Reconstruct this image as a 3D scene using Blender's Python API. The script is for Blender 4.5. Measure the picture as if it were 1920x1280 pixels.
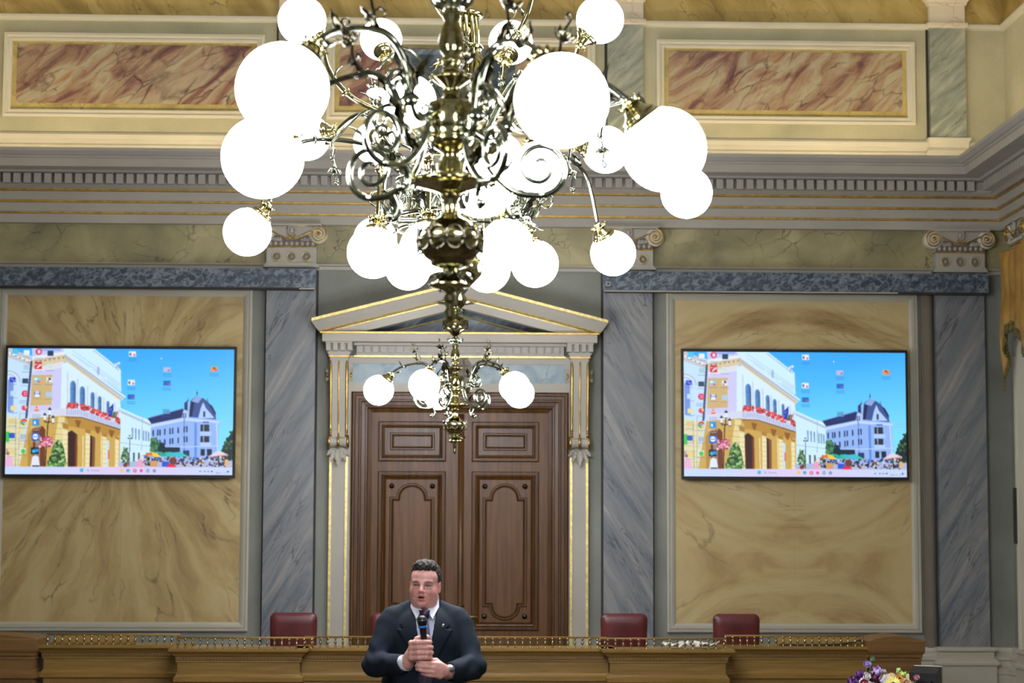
import bpy, math, random
import numpy as np
from mathutils import Vector, Matrix
PI = math.pi
for o in list(bpy.data.objects): bpy.data.objects.remove(o)
SC = bpy.context.scene
COL = SC.collection

# ---------------------------------------------------------------- camera, world, exposure
cam_d = bpy.data.cameras.new('camera'); cam = bpy.data.objects.new('camera', cam_d); COL.objects.link(cam)
cam_d.sensor_width = 36.0; cam_d.lens = 3866.9/1920*36; cam_d.clip_end = 100
pit, yaw, rol = [math.radians(v) for v in (5.4024, 1.7829, 0.2139)]
fw = Vector((math.sin(yaw)*math.cos(pit), math.cos(yaw)*math.cos(pit), math.sin(pit)))
rt0 = Vector((math.cos(yaw), -math.sin(yaw), 0)); up0 = rt0.cross(fw)
rt = rt0*math.cos(rol)+up0*math.sin(rol); up = -rt0*math.sin(rol)+up0*math.cos(rol)
M = Matrix((rt, up, -fw)).transposed().to_4x4(); M.translation = Vector((0, -20.3, 1.93))
cam.matrix_world = M
cam_d.dof.use_dof = True; cam_d.dof.focus_distance = 11.6; cam_d.dof.aperture_fstop = 4.5
SC.camera = cam
W = bpy.data.worlds.new('world'); SC.world = W; W.use_nodes = True
W.node_tree.nodes['Background'].inputs[0].default_value = (0.92, 0.95, 1.0, 1)
W.node_tree.nodes['Background'].inputs[1].default_value = 0.32
SC.view_settings.view_transform = 'Standard'; SC.view_settings.look = 'None'
SC.view_settings.exposure = 0.0; SC.view_settings.gamma = 1.0; SC.view_settings.use_curve_mapping = False
GLOBE_L = 70.0      # radiance of the lit opal globes
COVE_L = 34.0        # radiance of the warm strip lights lying on the cornice

# ---------------------------------------------------------------- helpers
def lin(c):
    out = []
    for v in c[:3]:
        v = v/255.0
        out.append(v/12.92 if v <= 0.04045 else ((v+0.055)/1.055)**2.4)
    return (out[0], out[1], out[2], 1.0)

class MB:
    """collects faces (with material index and smooth flag) into one mesh"""
    def __init__(s): s.v = []; s.f = []; s.m = []; s.s = []; s.T = None; s.mi = 0
    def add(s, vs, fs, smooth=False, mi=None):
        b = len(s.v)
        if s.T is not None: vs = [s.T @ Vector(v) for v in vs]
        s.v += [tuple(v) for v in vs]
        for f in fs:
            s.f.append([b+i for i in f]); s.m.append(s.mi if mi is None else mi); s.s.append(smooth)
        return s
    def box(s, x0, x1, y0, y1, z0, z1, mi=None):
        v = [(x, y, z) for x in (x0, x1) for y in (y0, y1) for z in (z0, z1)]
        return s.add(v, [(0,1,3,2),(4,6,7,5),(0,4,5,1),(2,3,7,6),(0,2,6,4),(1,5,7,3)], False, mi)
    def prism(s, poly, y0, y1, mi=None, axis='y'):
        n = len(poly)
        if axis == 'y': v = [(p[0], y0, p[1]) for p in poly]+[(p[0], y1, p[1]) for p in poly]
        elif axis == 'z': v = [(p[0], p[1], y0) for p in poly]+[(p[0], p[1], y1) for p in poly]
        else: v = [(y0, p[0], p[1]) for p in poly]+[(y1, p[0], p[1]) for p in poly]
        f = [list(range(n)), list(range(2*n-1, n-1, -1))]+[(i, i+n, (i+1) % n+n, (i+1) % n) for i in range(n)]
        return s.add(v, f, False, mi)
    def lathe(s, prof, c=(0,0,0), n=24, axis=None, mi=None, cap=True):
        """prof [(r,h)] about +z (or axis vector) at c"""
        R = Matrix.Identity(3)
        if axis is not None: R = Vector((0,0,1)).rotation_difference(Vector(axis)).to_matrix()
        c = Vector(c); v = []; f = []
        for r, h in prof:
            for k in range(n):
                a = 2*PI*k/n; v.append(c+R @ Vector((r*math.cos(a), r*math.sin(a), h)))
        for i in range(len(prof)-1):
            for k in range(n):
                k2 = (k+1) % n; f.append((i*n+k, i*n+k2, (i+1)*n+k2, (i+1)*n+k))
        if cap: f.append(list(range(n))[::-1]); f.append([(len(prof)-1)*n+k for k in range(n)])
        return s.add(v, f, True, mi)
    def tube(s, pts, r, n=10, mi=None, cap=True):
        pts = [Vector(p) for p in pts]; N = len(pts)
        if not hasattr(r, '__len__'): r = [r]*N
        v = []; f = []; t0 = (pts[1]-pts[0]).normalized()
        u = t0.orthogonal().normalized()
        for i, p in enumerate(pts):
            t = (pts[min(i+1, N-1)]-pts[max(i-1, 0)])
            t = t.normalized() if t.length > 1e-9 else t0
            u = (u-t*u.dot(t)).normalized(); w = t.cross(u)
            for k in range(n):
                a = 2*PI*k/n; v.append(p+(u*math.cos(a)+w*math.sin(a))*r[i])
        for i in range(N-1):
            for k in range(n):
                k2 = (k+1) % n; f.append((i*n+k, i*n+k2, (i+1)*n+k2, (i+1)*n+k))
        if cap: f.append(list(range(n))[::-1]); f.append([(N-1)*n+k for k in range(n)])
        return s.add(v, f, True, mi)
    def ball(s, c, r, n=12, m=8, mi=None, R=None):
        c = Vector(c)
        if not hasattr(r, '__len__'): r = (r, r, r)
        v = []; f = []
        for i in range(m+1):
            th = PI*i/m
            for k in range(n):
                a = 2*PI*k/n; q = Vector((r[0]*math.sin(th)*math.cos(a), r[1]*math.sin(th)*math.sin(a), r[2]*math.cos(th)))
                if R is not None: q = R @ q
                v.append(c+q)
        for i in range(m):
            for k in range(n):
                k2 = (k+1) % n; f.append((i*n+k, (i+1)*n+k, (i+1)*n+k2, i*n+k2))
        return s.add(v, f, True, mi)
    def sweep(s, path, prof, closed=False, mis=None, smooth=False, inward=1):
        """path: 2D points; prof: [(offset, w)] offset to the left of travel*inward, w the third coord -> returns via s.plane"""
        n = len(path); P = [Vector((p[0], p[1])) for p in path]; off = []
        for i in range(n):
            if closed or 0 < i < n-1:
                a = (P[i]-P[i-1]).normalized(); b = (P[(i+1) % n]-P[i]).normalized()
            elif i == 0: a = b = (P[1]-P[0]).normalized()
            else: a = b = (P[-1]-P[-2]).normalized()
            na = Vector((-a.y, a.x)); nb = Vector((-b.y, b.x)); m = (na+nb)
            m = m/max(1e-6, m.dot(na)) if m.length > 1e-6 else na
            off.append(m*inward)
        v = []
        for p, o in zip(P, off):
            for d, w in prof:
                q = p+o*d
                v.append((q.x, q.y, w) if s.plane == 'xy' else (q.x, w, q.y))
        k = len(prof); segs = n if closed else n-1
        for i in range(segs):
            j = (i+1) % n
            for t in range(k-1):
                s.add([v[i*k+t], v[i*k+t+1], v[j*k+t+1], v[j*k+t]], [(0,1,2,3)], smooth, mis[t] if mis else None)
        return s
    plane = 'xz'
    def leaf(s, p, d, u, L, w, curl=0.5, n=7, lob=0.25, mi=None, th=0.002):
        """acanthus-like leaf: from p along d, bending towards u"""
        p = Vector(p); d = Vector(d).normalized(); u = Vector(u); u = (u-d*u.dot(d)).normalized(); side = d.cross(u)
        v = []; q = p.copy(); a = 0.0
        for i in range(n+1):
            t = i/n; ww = w*math.sin(PI*min(1, 0.12+0.88*t)**0.8)*(1+lob*(1 if i % 2 else -1))*0.5
            if i == n: ww = 0.0008
            dd = d*math.cos(a)+u*math.sin(a); nn = -d*math.sin(a)+u*math.cos(a)
            for k in (-1, -0.5, 0, 0.5, 1):
                v.append(q+side*(ww*k)+nn*(ww*0.35*(abs(k))**1.5-(0.15*ww if k == 0 else 0)))
            q = q+dd*(L/n); a += curl*PI/n
        m = len(v); v2 = [x+u*th for x in v]
        f = []
        for i in range(n):
            for k in range(4):
                a0 = i*5+k; f.append((a0, a0+1, a0+6, a0+5)); f.append((m+a0, m+a0+5, m+a0+6, m+a0+1))
            for k in (0, 4):
                a0 = i*5+k; f.append((a0, a0+5, m+a0+5, m+a0))
        return s.add(v+v2, f, True, mi)
    def build(s, name, mats, parent=None, loc=None):
        me = bpy.data.meshes.new(name); me.from_pydata(s.v, [], s.f)
        if not isinstance(mats, (list, tuple)): mats = [mats]
        for m in mats: me.materials.append(m)
        me.polygons.foreach_set('material_index', s.m); me.polygons.foreach_set('use_smooth', s.s)
        me.update()
        o = bpy.data.objects.new(name, me); COL.objects.link(o)
        if parent is not None: o.parent = parent
        if loc: o.location = loc
        return o

def tag(o, label=None, cat=None, group=None, kind=None):
    if label: o['label'] = label
    if cat: o['category'] = cat
    if group: o['group'] = group
    if kind: o['kind'] = kind
    return o
def thing(name, loc, label, cat, group=None, rz=0):
    o = bpy.data.objects.new(name, None); COL.objects.link(o); o.location = loc; o.rotation_euler = (0, 0, rz)
    o.empty_display_size = 0.1
    return tag(o, label, cat, group)
def struct(mb, name, mats, parent=None):
    o = mb.build(name, mats, parent)
    if parent is None: o['kind'] = 'structure'
    return o
def copy_tree(o, parent=None):
    c = o.copy(); COL.objects.link(c); c.parent = parent
    for ch in [x for x in bpy.data.objects if x.parent == o]: copy_tree(ch, c)
    return c
def XZ():
    m = MB(); m.plane = 'xz'; return m
def XY():
    m = MB(); m.plane = 'xy'; return m

# ---------------------------------------------------------------- materials
class NT:
    def __init__(s, name):
        s.mat = bpy.data.materials.new(name); s.mat.use_nodes = True; s.t = s.mat.node_tree
        s.b = s.t.nodes['Principled BSDF']; s.tc = s.t.nodes.new('ShaderNodeTexCoord').outputs['Object']
    def n(s, ty, **kw):
        nd = s.t.nodes.new(ty)
        for k, v in kw.items():
            if k.startswith('_'): setattr(nd, k[1:], v)
            else:
                k2 = int(k[1:]) if k[0] == 'i' and k[1:].isdigit() else k.replace('__', ' ')
                if hasattr(v, 'is_linked'): s.t.links.new(v, nd.inputs[k2])
                else: nd.inputs[k2].default_value = v
        return nd
    def map(s, sc=(1,1,1), rot=(0,0,0), loc=(0,0,0), src=None):
        return s.n('ShaderNodeMapping', Vector=src or s.tc, Scale=sc, Rotation=rot, Location=loc).outputs[0]
    def noise(s, vec, scale=5, detail=4, dist=0.0, rough=0.5):
        return s.n('ShaderNodeTexNoise', Vector=vec, Scale=scale, Detail=detail, Distortion=dist, Roughness=rough)
    def ramp(s, fac, stops, interp='LINEAR'):
        r = s.n('ShaderNodeValToRGB', Fac=fac); cr = r.color_ramp; cr.interpolation = interp
        while len(cr.elements) < len(stops): cr.elements.new(0.5)
        for e, (p, c) in zip(cr.elements, stops):
            e.position = p; e.color = c if len(c) == 4 and max(c) <= 1.0 else lin(c)
        return r.outputs[0]
    def mix(s, fac, a, b, mode='MIX'):
        m = s.n('ShaderNodeMix', _data_type='RGBA', _blend_type=mode)
        for i, v in ((0, fac), (6, a), (7, b)):
            if hasattr(v, 'is_linked'): s.t.links.new(v, m.inputs[i])
            else: m.inputs[i].default_value = v
        return m.outputs[2]
    def math(s, op, a, b=None, c=None):
        m = s.n('ShaderNodeMath', _operation=op)
        for i, v in enumerate((a, b, c)):
            if v is None: continue
            if hasattr(v, 'is_linked'): s.t.links.new(v, m.inputs[i])
            else: m.inputs[i].default_value = v
        return m.outputs[0]
    def out(s, col=None, rough=0.6, metal=0.0, bump=None, bs=0.1, bd=0.01, spec=None):
        if col is not None:
            if hasattr(col, 'is_linked'): s.t.links.new(col, s.b.inputs['Base Color'])
            else: s.b.inputs['Base Color'].default_value = col
        if hasattr(rough, 'is_linked'): s.t.links.new(rough, s.b.inputs['Roughness'])
        else: s.b.inputs['Roughness'].default_value = rough
        s.b.inputs['Metallic'].default_value = metal
        if spec is not None: s.b.inputs['Specular IOR Level'].default_value = spec
        if bump is not None:
            bn = s.n('ShaderNodeBump', Height=bump, Strength=bs, Distance=bd)
            s.t.links.new(bn.outputs[0], s.b.inputs['Normal'])
        return s.mat

def paint(name, c, rough=0.65, var=0.12, sc=3.0, bump=0.08):
    m = NT(name); nz = m.noise(m.tc, sc, 6).outputs[0]
    d = tuple(max(0, x*(1-var)) for x in c); e = tuple(min(255, x*(1+var*0.6)) for x in c)
    col = m.ramp(nz, [(0.3, d), (0.7, e)])
    return m.out(col, rough, 0, m.noise(m.tc, 120, 3).outputs[0], bump, 0.003)
def speckle(name, c, rough=0.7):
    m = NT(name); big = m.ramp(m.noise(m.tc, 1.3, 5).outputs[0], [(0.3, tuple(x*0.88 for x in c)), (0.7, tuple(min(255, x*1.07) for x in c))])
    fine = m.ramp(m.noise(m.tc, 90, 3, rough=0.7).outputs[0], [(0.35, (200,200,200)), (0.65, (255,255,255))])
    return m.out(m.mix(0.5, big, m.mix(1.0, big, fine, 'MULTIPLY')), rough)
def streak_marble(name, stops, rot, sc=(1.2, 1, 5), nscale=1.3, dist=1.2, vein=None, rough=0.38, mirror=None):
    """diagonally streaked painted marble"""
    m = NT(name); src = m.tc
    if mirror is not None:
        sx = m.n('ShaderNodeSeparateXYZ', Vector=m.tc)
        ax = m.math('ABSOLUTE', m.math('SUBTRACT', sx.outputs[0], mirror))
        src = m.n('ShaderNodeCombineXYZ', X=ax, Y=sx.outputs[1], Z=sx.outputs[2]).outputs[0]
    v = m.map(src=m.map(rot=(0, rot, 0), src=src), sc=sc)
    nz = m.noise(v, nscale, 8, dist, 0.58).outputs[0]
    col = m.ramp(nz, stops)
    if vein:
        v2 = m.map(src=v, sc=(0.8, 1, 1.1), loc=(7, 3, 1)); n2 = m.noise(v2, nscale*1.6, 5, dist*1.5).outputs[0]
        d = m.math('ABSOLUTE', m.math('SUBTRACT', n2, 0.5))
        f = m.ramp(d, [(0.0, (255,255,255)), (0.022, (0,0,0))])
        f2 = m.math('MULTIPLY', f, m.ramp(m.noise(src, 2.0, 3).outputs[0], [(0.45, (0,0,0)), (0.62, (255,255,255))]))
        col = m.mix(f2, col, lin(vein))
    return m.out(col, rough)
def crack_marble(name, stops, vein, scale=2.6, stretch=(1,1,1), rot=0, width=0.03, rough=0.4, dist=0.35, nsc=1.6, mirror=None, patches=None):
    m = NT(name); src = m.tc
    if mirror is not None:
        sx = m.n('ShaderNodeSeparateXYZ', Vector=m.tc)
        ax = m.math('ABSOLUTE', m.math('SUBTRACT', sx.outputs[0], mirror))
        src = m.n('ShaderNodeCombineXYZ', X=ax, Y=sx.outputs[1], Z=sx.outputs[2]).outputs[0]
    v = m.map(src=m.map(rot=(0, rot, 0), src=src), sc=stretch)
    wob = m.noise(v, 2.2, 5).outputs['Color']
    vv = m.mix(dist, v, wob, 'ADD')
    cell = m.n('ShaderNodeTexVoronoi', Vector=vv, Scale=scale, _feature='DISTANCE_TO_EDGE').outputs['Distance']
    cc = m.n('ShaderNodeTexVoronoi', Vector=vv, Scale=scale).outputs['Color']
    base = m.ramp(m.noise(v, nsc, 7, 0.8).outputs[0], stops)
    if patches:
        sepc = m.n('ShaderNodeSeparateColor', Color=cc).outputs[0]
        pc = m.ramp(sepc, patches, 'CONSTANT'); base = m.mix(0.5, base, pc)
        cl = m.noise(v, 1.1, 3, 0.4).outputs[0]
        base = m.mix(m.ramp(cl, [(0.5, (0,0,0)), (0.66, (170,170,170))]), base, lin((118,74,72)))
    thick = m.ramp(m.noise(src, 1.7, 4).outputs[0], [(0.35, (30,30,30)), (0.7, (255,255,255))])
    e = m.math('DIVIDE', cell, m.math('MAXIMUM', m.math('MULTIPLY', thick, width*1.7), 0.004))
    mask = m.ramp(e, [(0.0, (255,255,255)), (1.0, (0,0,0))])
    mask = m.math('MULTIPLY', mask, m.ramp(m.noise(src, 3.1, 3).outputs[0], [(0.33, (60,60,60)), (0.6, (235,235,235))]))
    return m.out(m.mix(mask, base, lin(vein)), rough)
def metal(name, c, rough=0.22, var=0.1, sc=40):
    m = NT(name); nz = m.noise(m.tc, sc, 3).outputs[0]
    col = m.ramp(nz, [(0.3, tuple(x*(1-var) for x in c)), (0.7, c)])
    r = m.math('MULTIPLY_ADD', nz, 0.1, rough-0.05)
    return m.out(col, r, 1.0)
def wood(name, a, b, rot=(0,0,0), sc=(14, 14, 0.8), rough=0.4):
    m = NT(name); v = m.map(sc=sc, rot=rot); nz = m.noise(v, 2.2, 7, 0.6).outputs[0]
    big = m.noise(m.tc, 1.3, 3).outputs[0]
    col = m.ramp(nz, [(0.28, a), (0.72, b)])
    col = m.mix(m.ramp(big, [(0.4, (0,0,0)), (0.75, (110,110,110))]), col, lin(tuple(x*0.8 for x in a)))
    fi = m.noise(m.map(sc=tuple(x*6 for x in sc), rot=rot), 3, 3).outputs[0]
    return m.out(col, rough, 0, fi, 0.12, 0.002, spec=0.35)
def emit(name, c, L):
    m = NT(name); m.b.inputs['Base Color'].default_value = (0.8,0.8,0.8,1)
    m.b.inputs['Emission Color'].default_value = lin(c); m.b.inputs['Emission Strength'].default_value = L
    return m.mat

K = {}
K['field'] = speckle('grey_green_wall_paint', (136,138,128))
K['attic'] = speckle('pale_green_ochre_wall_paint', (190,186,154))
K['stone'] = paint('grey_cornice_paint', (168,163,151), 0.55, 0.05, 1.5)
K['cream'] = paint('cream_moulding_paint', (208,203,182), 0.5, 0.05, 1.5)
K['frame'] = paint('pale_grey_frame_paint', (176,172,155), 0.5, 0.05, 1.5)
K['brownstrip'] = paint('brown_strip_paint', (112,104,90), 0.6, 0.06)
K['capdark'] = paint('dark_bronze_brown_paint', (104,92,82), 0.6, 0.06)  # dark bronze brown ground of the capitals' egg row and band
K['groove_shade'] = paint('dark_groove_and_shade', (52,50,46), 0.8)  # dark small parts, and the painted shadow line beside the upper pilasters
K['gold'] = metal('gilded_moulding', (212,176,100), 0.36, 0.2, 18)
K['paleg'] = metal('pale_gilding', (226,206,140), 0.42, 0.2, 30)
PS = [(0.3,(84,92,100)),(0.45,(112,116,120)),(0.58,(130,130,130)),(0.72,(152,152,148))]
K['pil'] = streak_marble('blue_grey_marble', PS, math.radians(60), (0.6,1,4.5), 1.5, 0.9, (52,60,70), 0.35)
K['pil2'] = streak_marble('blue_grey_marble_mirrored', PS, math.radians(-60), (0.6,1,4.5), 1.5, 0.9, (52,60,70), 0.35)
K['uppil'] = streak_marble('green_grey_marble', [(0.3,(112,122,112)),(0.5,(146,152,138)),(0.7,(184,184,166))], math.radians(42), (0.9,1,5), 2.0, 0.6, (92,104,100))
K['blue'] = crack_marble('mottled_blue_marble', [(0.35,(40,52,66)),(0.5,(66,78,92)),(0.62,(112,122,130))], (134,142,148), 9, (1,1,1.4), 0.5, 0.05, 0.4, 0.6, 16)
K['bluedk'] = streak_marble('dark_blue_marble', [(0.35,(40,52,60)),(0.5,(58,72,82)),(0.66,(104,116,122))], math.radians(40), (1,1,4), 3, 0.8)
K['bluepale'] = crack_marble('pale_blue_marble', [(0.35,(112,132,142)),(0.6,(148,164,168))], (96,112,112), 3, (1,1,1.2), 0.4, 0.02, 0.4, 0.5, 4)
K['frieze'] = crack_marble('yellow_ochre_marble', [(0.28,(118,112,82)),(0.5,(152,143,104)),(0.7,(176,166,122))], (66,56,34), 4.0, (1,1,1.0), 0.5, 0.022, 0.4, 0.5, 1.6)
K['upfrieze'] = crack_marble('golden_ochre_marble', [(0.28,(140,118,62)),(0.5,(176,152,86)),(0.7,(196,176,112))], (110,84,50), 3.0, (1.8,1,0.7), 0.6, 0.025, 0.4, 0.5, 2.0)
K['border'] = crack_marble('yellow_border_marble', [(0.3,(160,144,86)),(0.7,(196,178,112))], (128,112,66), 7, (1,1,1), 0.3, 0.03, 0.4, 0.4, 5)
def breccia():
    m = NT('violet_breccia_marble'); r = m.map(rot=(0, math.radians(40), 0)); v = m.map(src=r, sc=(0.55, 1, 2.4))
    v = m.mix(0.35, v, m.noise(r, 1.4, 5).outputs['Color'], 'ADD')
    base = m.ramp(m.noise(v, 1.5, 8, 0.9, 0.62).outputs[0], [(0.32,(74,54,60)),(0.41,(120,82,76)),(0.48,(160,132,104)),(0.56,(176,168,140)),(0.64,(166,132,98)),(0.74,(124,74,70))])
    vv = m.mix(0.22, m.map(src=v, sc=(1.5,1,1.1)), m.noise(r, 5, 4).outputs['Color'], 'ADD')
    vo = m.n('ShaderNodeTexVoronoi', Vector=vv, Scale=3.4); ed = m.n('ShaderNodeTexVoronoi', Vector=vv, Scale=3.4, _feature='DISTANCE_TO_EDGE').outputs['Distance']
    pc = m.ramp(m.n('ShaderNodeSeparateColor', Color=vo.outputs['Color']).outputs[0], [(0.0,(180,158,112)),(0.25,(152,100,86)),(0.5,(182,174,144)),(0.75,(128,108,108))], 'CONSTANT')
    zone = m.noise(r, 1.3, 3).outputs[0]
    base = m.mix(m.ramp(zone, [(0.4,(20,20,20)),(0.6,(120,120,120))]), base, pc)
    e = m.math('DIVIDE', ed, m.math('MAXIMUM', m.math('MULTIPLY', m.ramp(zone, [(0.38,(40,40,40)),(0.62,(255,255,255))]), 0.11), 0.006))
    mask = m.math('MULTIPLY', m.ramp(e, [(0.0,(255,255,255)),(1.0,(0,0,0))]), m.ramp(m.noise(r, 3.2, 3).outputs[0], [(0.36,(50,50,50)),(0.6,(240,240,240))]))
    return m.out(m.mix(mask, base, lin((64,34,40))), 0.4)
K['breccia'] = breccia()
K['capstone'] = crack_marble('cream_pink_marble', [(0.3,(208,196,172)),(0.7,(226,216,192))], (176,130,110), 3, (1,1,1), 0.5, 0.015)
K['door'] = wood('door_walnut', (70,41,12), (106,69,28), rough=0.42)
K['doordk'] = wood('door_moulding_walnut', (58,34,11), (98,64,27), rough=0.38)
K['oak'] = wood('desk_oak', (124,94,42), (158,124,62), rot=(0,0,0), sc=(0.8,14,14), rough=0.42)
K['oakv'] = wood('pier_oak', (106,74,38), (134,98,56), sc=(0.9,10,10), rough=0.42)
K['oakdk'] = wood('oak_moulding', (104,70,28), (140,98,44), sc=(0.8,14,14), rough=0.4)
K['brass'] = metal('polished_brass', (186,176,124), 0.13, 0.3, 60)
K['silver'] = metal('antique_silvered_brass', (150,154,134), 0.14, 0.35, 50)
K['dark'] = metal('dark_bronze', (104,98,80), 0.2, 0.4, 40)
K['globe'] = emit('lit_opal_glass', (246,248,255), GLOBE_L)
K['cove'] = emit('warm_strip_light', (255,229,184), COVE_L)
K['white'] = paint('white_paint', (225,222,210), 0.6)
K['floor'] = wood('parquet_floor', (62,52,44), (88,76,64), sc=(9,0.7,9), rough=0.3)
K['carpet'] = paint('red_carpet', (96,34,36), 0.95, 0.2, 60, 0.3)
# ================================================================ THE ROOM
XC = 0.115; XL = -5.365; XR = 5.595; YB = -22.0; ZT = 9.2
m = XZ(); m.box(XL, XR, 0, 0.25, 0, 5.3, 0); m.box(XL, XR, 0, 0.25, 5.3, ZT, 1); struct(m, 'wall_back', [K['field'], K['attic']])
m = XZ(); m.box(XL-0.25, XL, YB, 0.25, 0, 5.3, 0); m.box(XL-0.25, XL, YB, 0.25, 5.3, ZT, 1); struct(m, 'wall_left', [K['field'], K['attic']])
m = XZ(); m.box(XR, XR+0.25, YB, 0.25, 0, 5.3, 0); m.box(XR, XR+0.25, YB, 0.25, 5.3, ZT, 1); struct(m, 'wall_right', [K['field'], K['attic']])
m = XZ(); m.box(XL-0.25, XR+0.25, YB, 0.25, -0.2, 0.0); struct(m, 'floor', K['floor'])
m = XZ(); m.box(XL-0.25, XR+0.25, YB, 0.25, ZT, ZT+0.2); struct(m, 'ceiling', K['white'])
m = XZ(); m.box(XL, XR, -2.0, 0.0, 0.0, 0.15); struct(m, 'trim_dais', K['carpet'])
U = [(XL, YB), (XL, 0.0), (XR, 0.0), (XR, YB)]
def usweep(prof, mis, mats, name, e=1e-3):
    m = XY(); m.sweep(U, prof, False, mis, inward=-1); return struct(m, name, mats)
# entablature: architrave with gilded beads, dentil bed, corona
prof = [(0,4.985),(.10,4.985),(.10,5.072),(.118,5.076),(.118,5.094),(.124,5.096),(.124,5.18),(.142,5.184),(.142,5.202),(.15,5.204),(.15,5.288),(.182,5.294),(.182,5.312),(.19,5.314),(.225,5.335),(.24,5.338),(.24,5.44),(.36,5.445),(.38,5.462),(.56,5.466),(.56,5.545),(.575,5.55),(.58,5.565),(.60,5.572),(.635,5.605),(.64,5.635),(.60,5.635),(.60,5.60),(0,5.60)]
gd = {2, 3, 6, 7, 10, 11}
mis = [1 if i in gd else 0 for i in range(len(prof)-1)]
usweep(prof, mis, [K['stone'], K['gold']], 'trim_cornice')
m = XY()
def dent_row(m, x0, x1, y0, y1, z0, z1, pitch, w):
    n = int((x1-x0)/pitch)
    for i in range(n):
        a = x0+i*pitch; m.box(a, a+w, y0, y1, z0, z1)
dent_row(m, XL+0.33, XR-0.33, -0.33, -0.235, 5.342, 5.436, 0.0995, 0.068)
for sx, xx in ((1, XL), (-1, XR)):
    n = 40
    for i in range(n):
        y = -0.36-i*0.0995; a, b = sorted((xx+sx*0.235, xx+sx*0.33)); m.box(a, b, y-0.068, y, 5.342, 5.436)
m.box(XL+.33, XR-.33, -0.245, -0.24, 5.36, 5.43)
struct(m, 'trim_dentils', K['stone'])
# attic base moulding, string courses
usweep([(0,5.60),(.10,5.60),(.10,5.70),(.085,5.71),(.085,5.765),(.05,5.785),(.045,5.82),(.06,5.83),(.06,5.875),(.03,5.90),(0,5.905)], [0]*10, [K['cream']], 'trim_attic_base')
usweep([(0,7.035),(.05,7.045),(.055,7.06),(.055,7.085),(0,7.09)], [0]*4, [K['cream']], 'trim_attic_string')
usweep([(0,8.2),(.1,8.25),(.3,8.4),(.3,8.5),(0,8.5)], [0]*4, [K['cream']], 'trim_ceiling_cove')
usweep([(0,4.54),(.03,4.548),(.035,4.575),(.02,4.585),(.035,4.592),(.035,4.603),(0,4.605)], [0]*6, [K['stone']], 'trim_string')
usweep([(0.012,4.604),(0.012,4.985)], [0], [K['frieze']], 'trim_frieze')
usweep([(0.012,7.09),(0.012,8.2)], [0], [K['upfrieze']], 'trim_upper_frieze')
usweep([(.09,0.15),(.09,0.60),(.10,.61),(.10,.66),(.075,.68),(.07,.735),(.085,.745),(.085,.78),(.05,.80),(.055,.83),(.04,.865),(0,.87)], [0]*11, [K['frame']], 'baseboard_back')
# warm strip lights lying on the cornice
def strip(x0, x1, y0, y1, lab):
    m = XZ(); m.box(x0, x1, y0, y1, 5.601, 5.608); o = m.build('strip_light', K['cove']); tag(o, lab, 'light')
strip(XL+0.7, XR-0.7, -0.59, -0.55, 'long warm strip light lying along the top of the back wall cornice')
strip(XL+0.55, XL+0.59, -9.0, -0.7, 'warm strip light lying on the left side wall cornice')
strip(XR-0.59, XR-0.55, -9.0, -0.7, 'warm strip light lying on the right side wall cornice')

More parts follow.
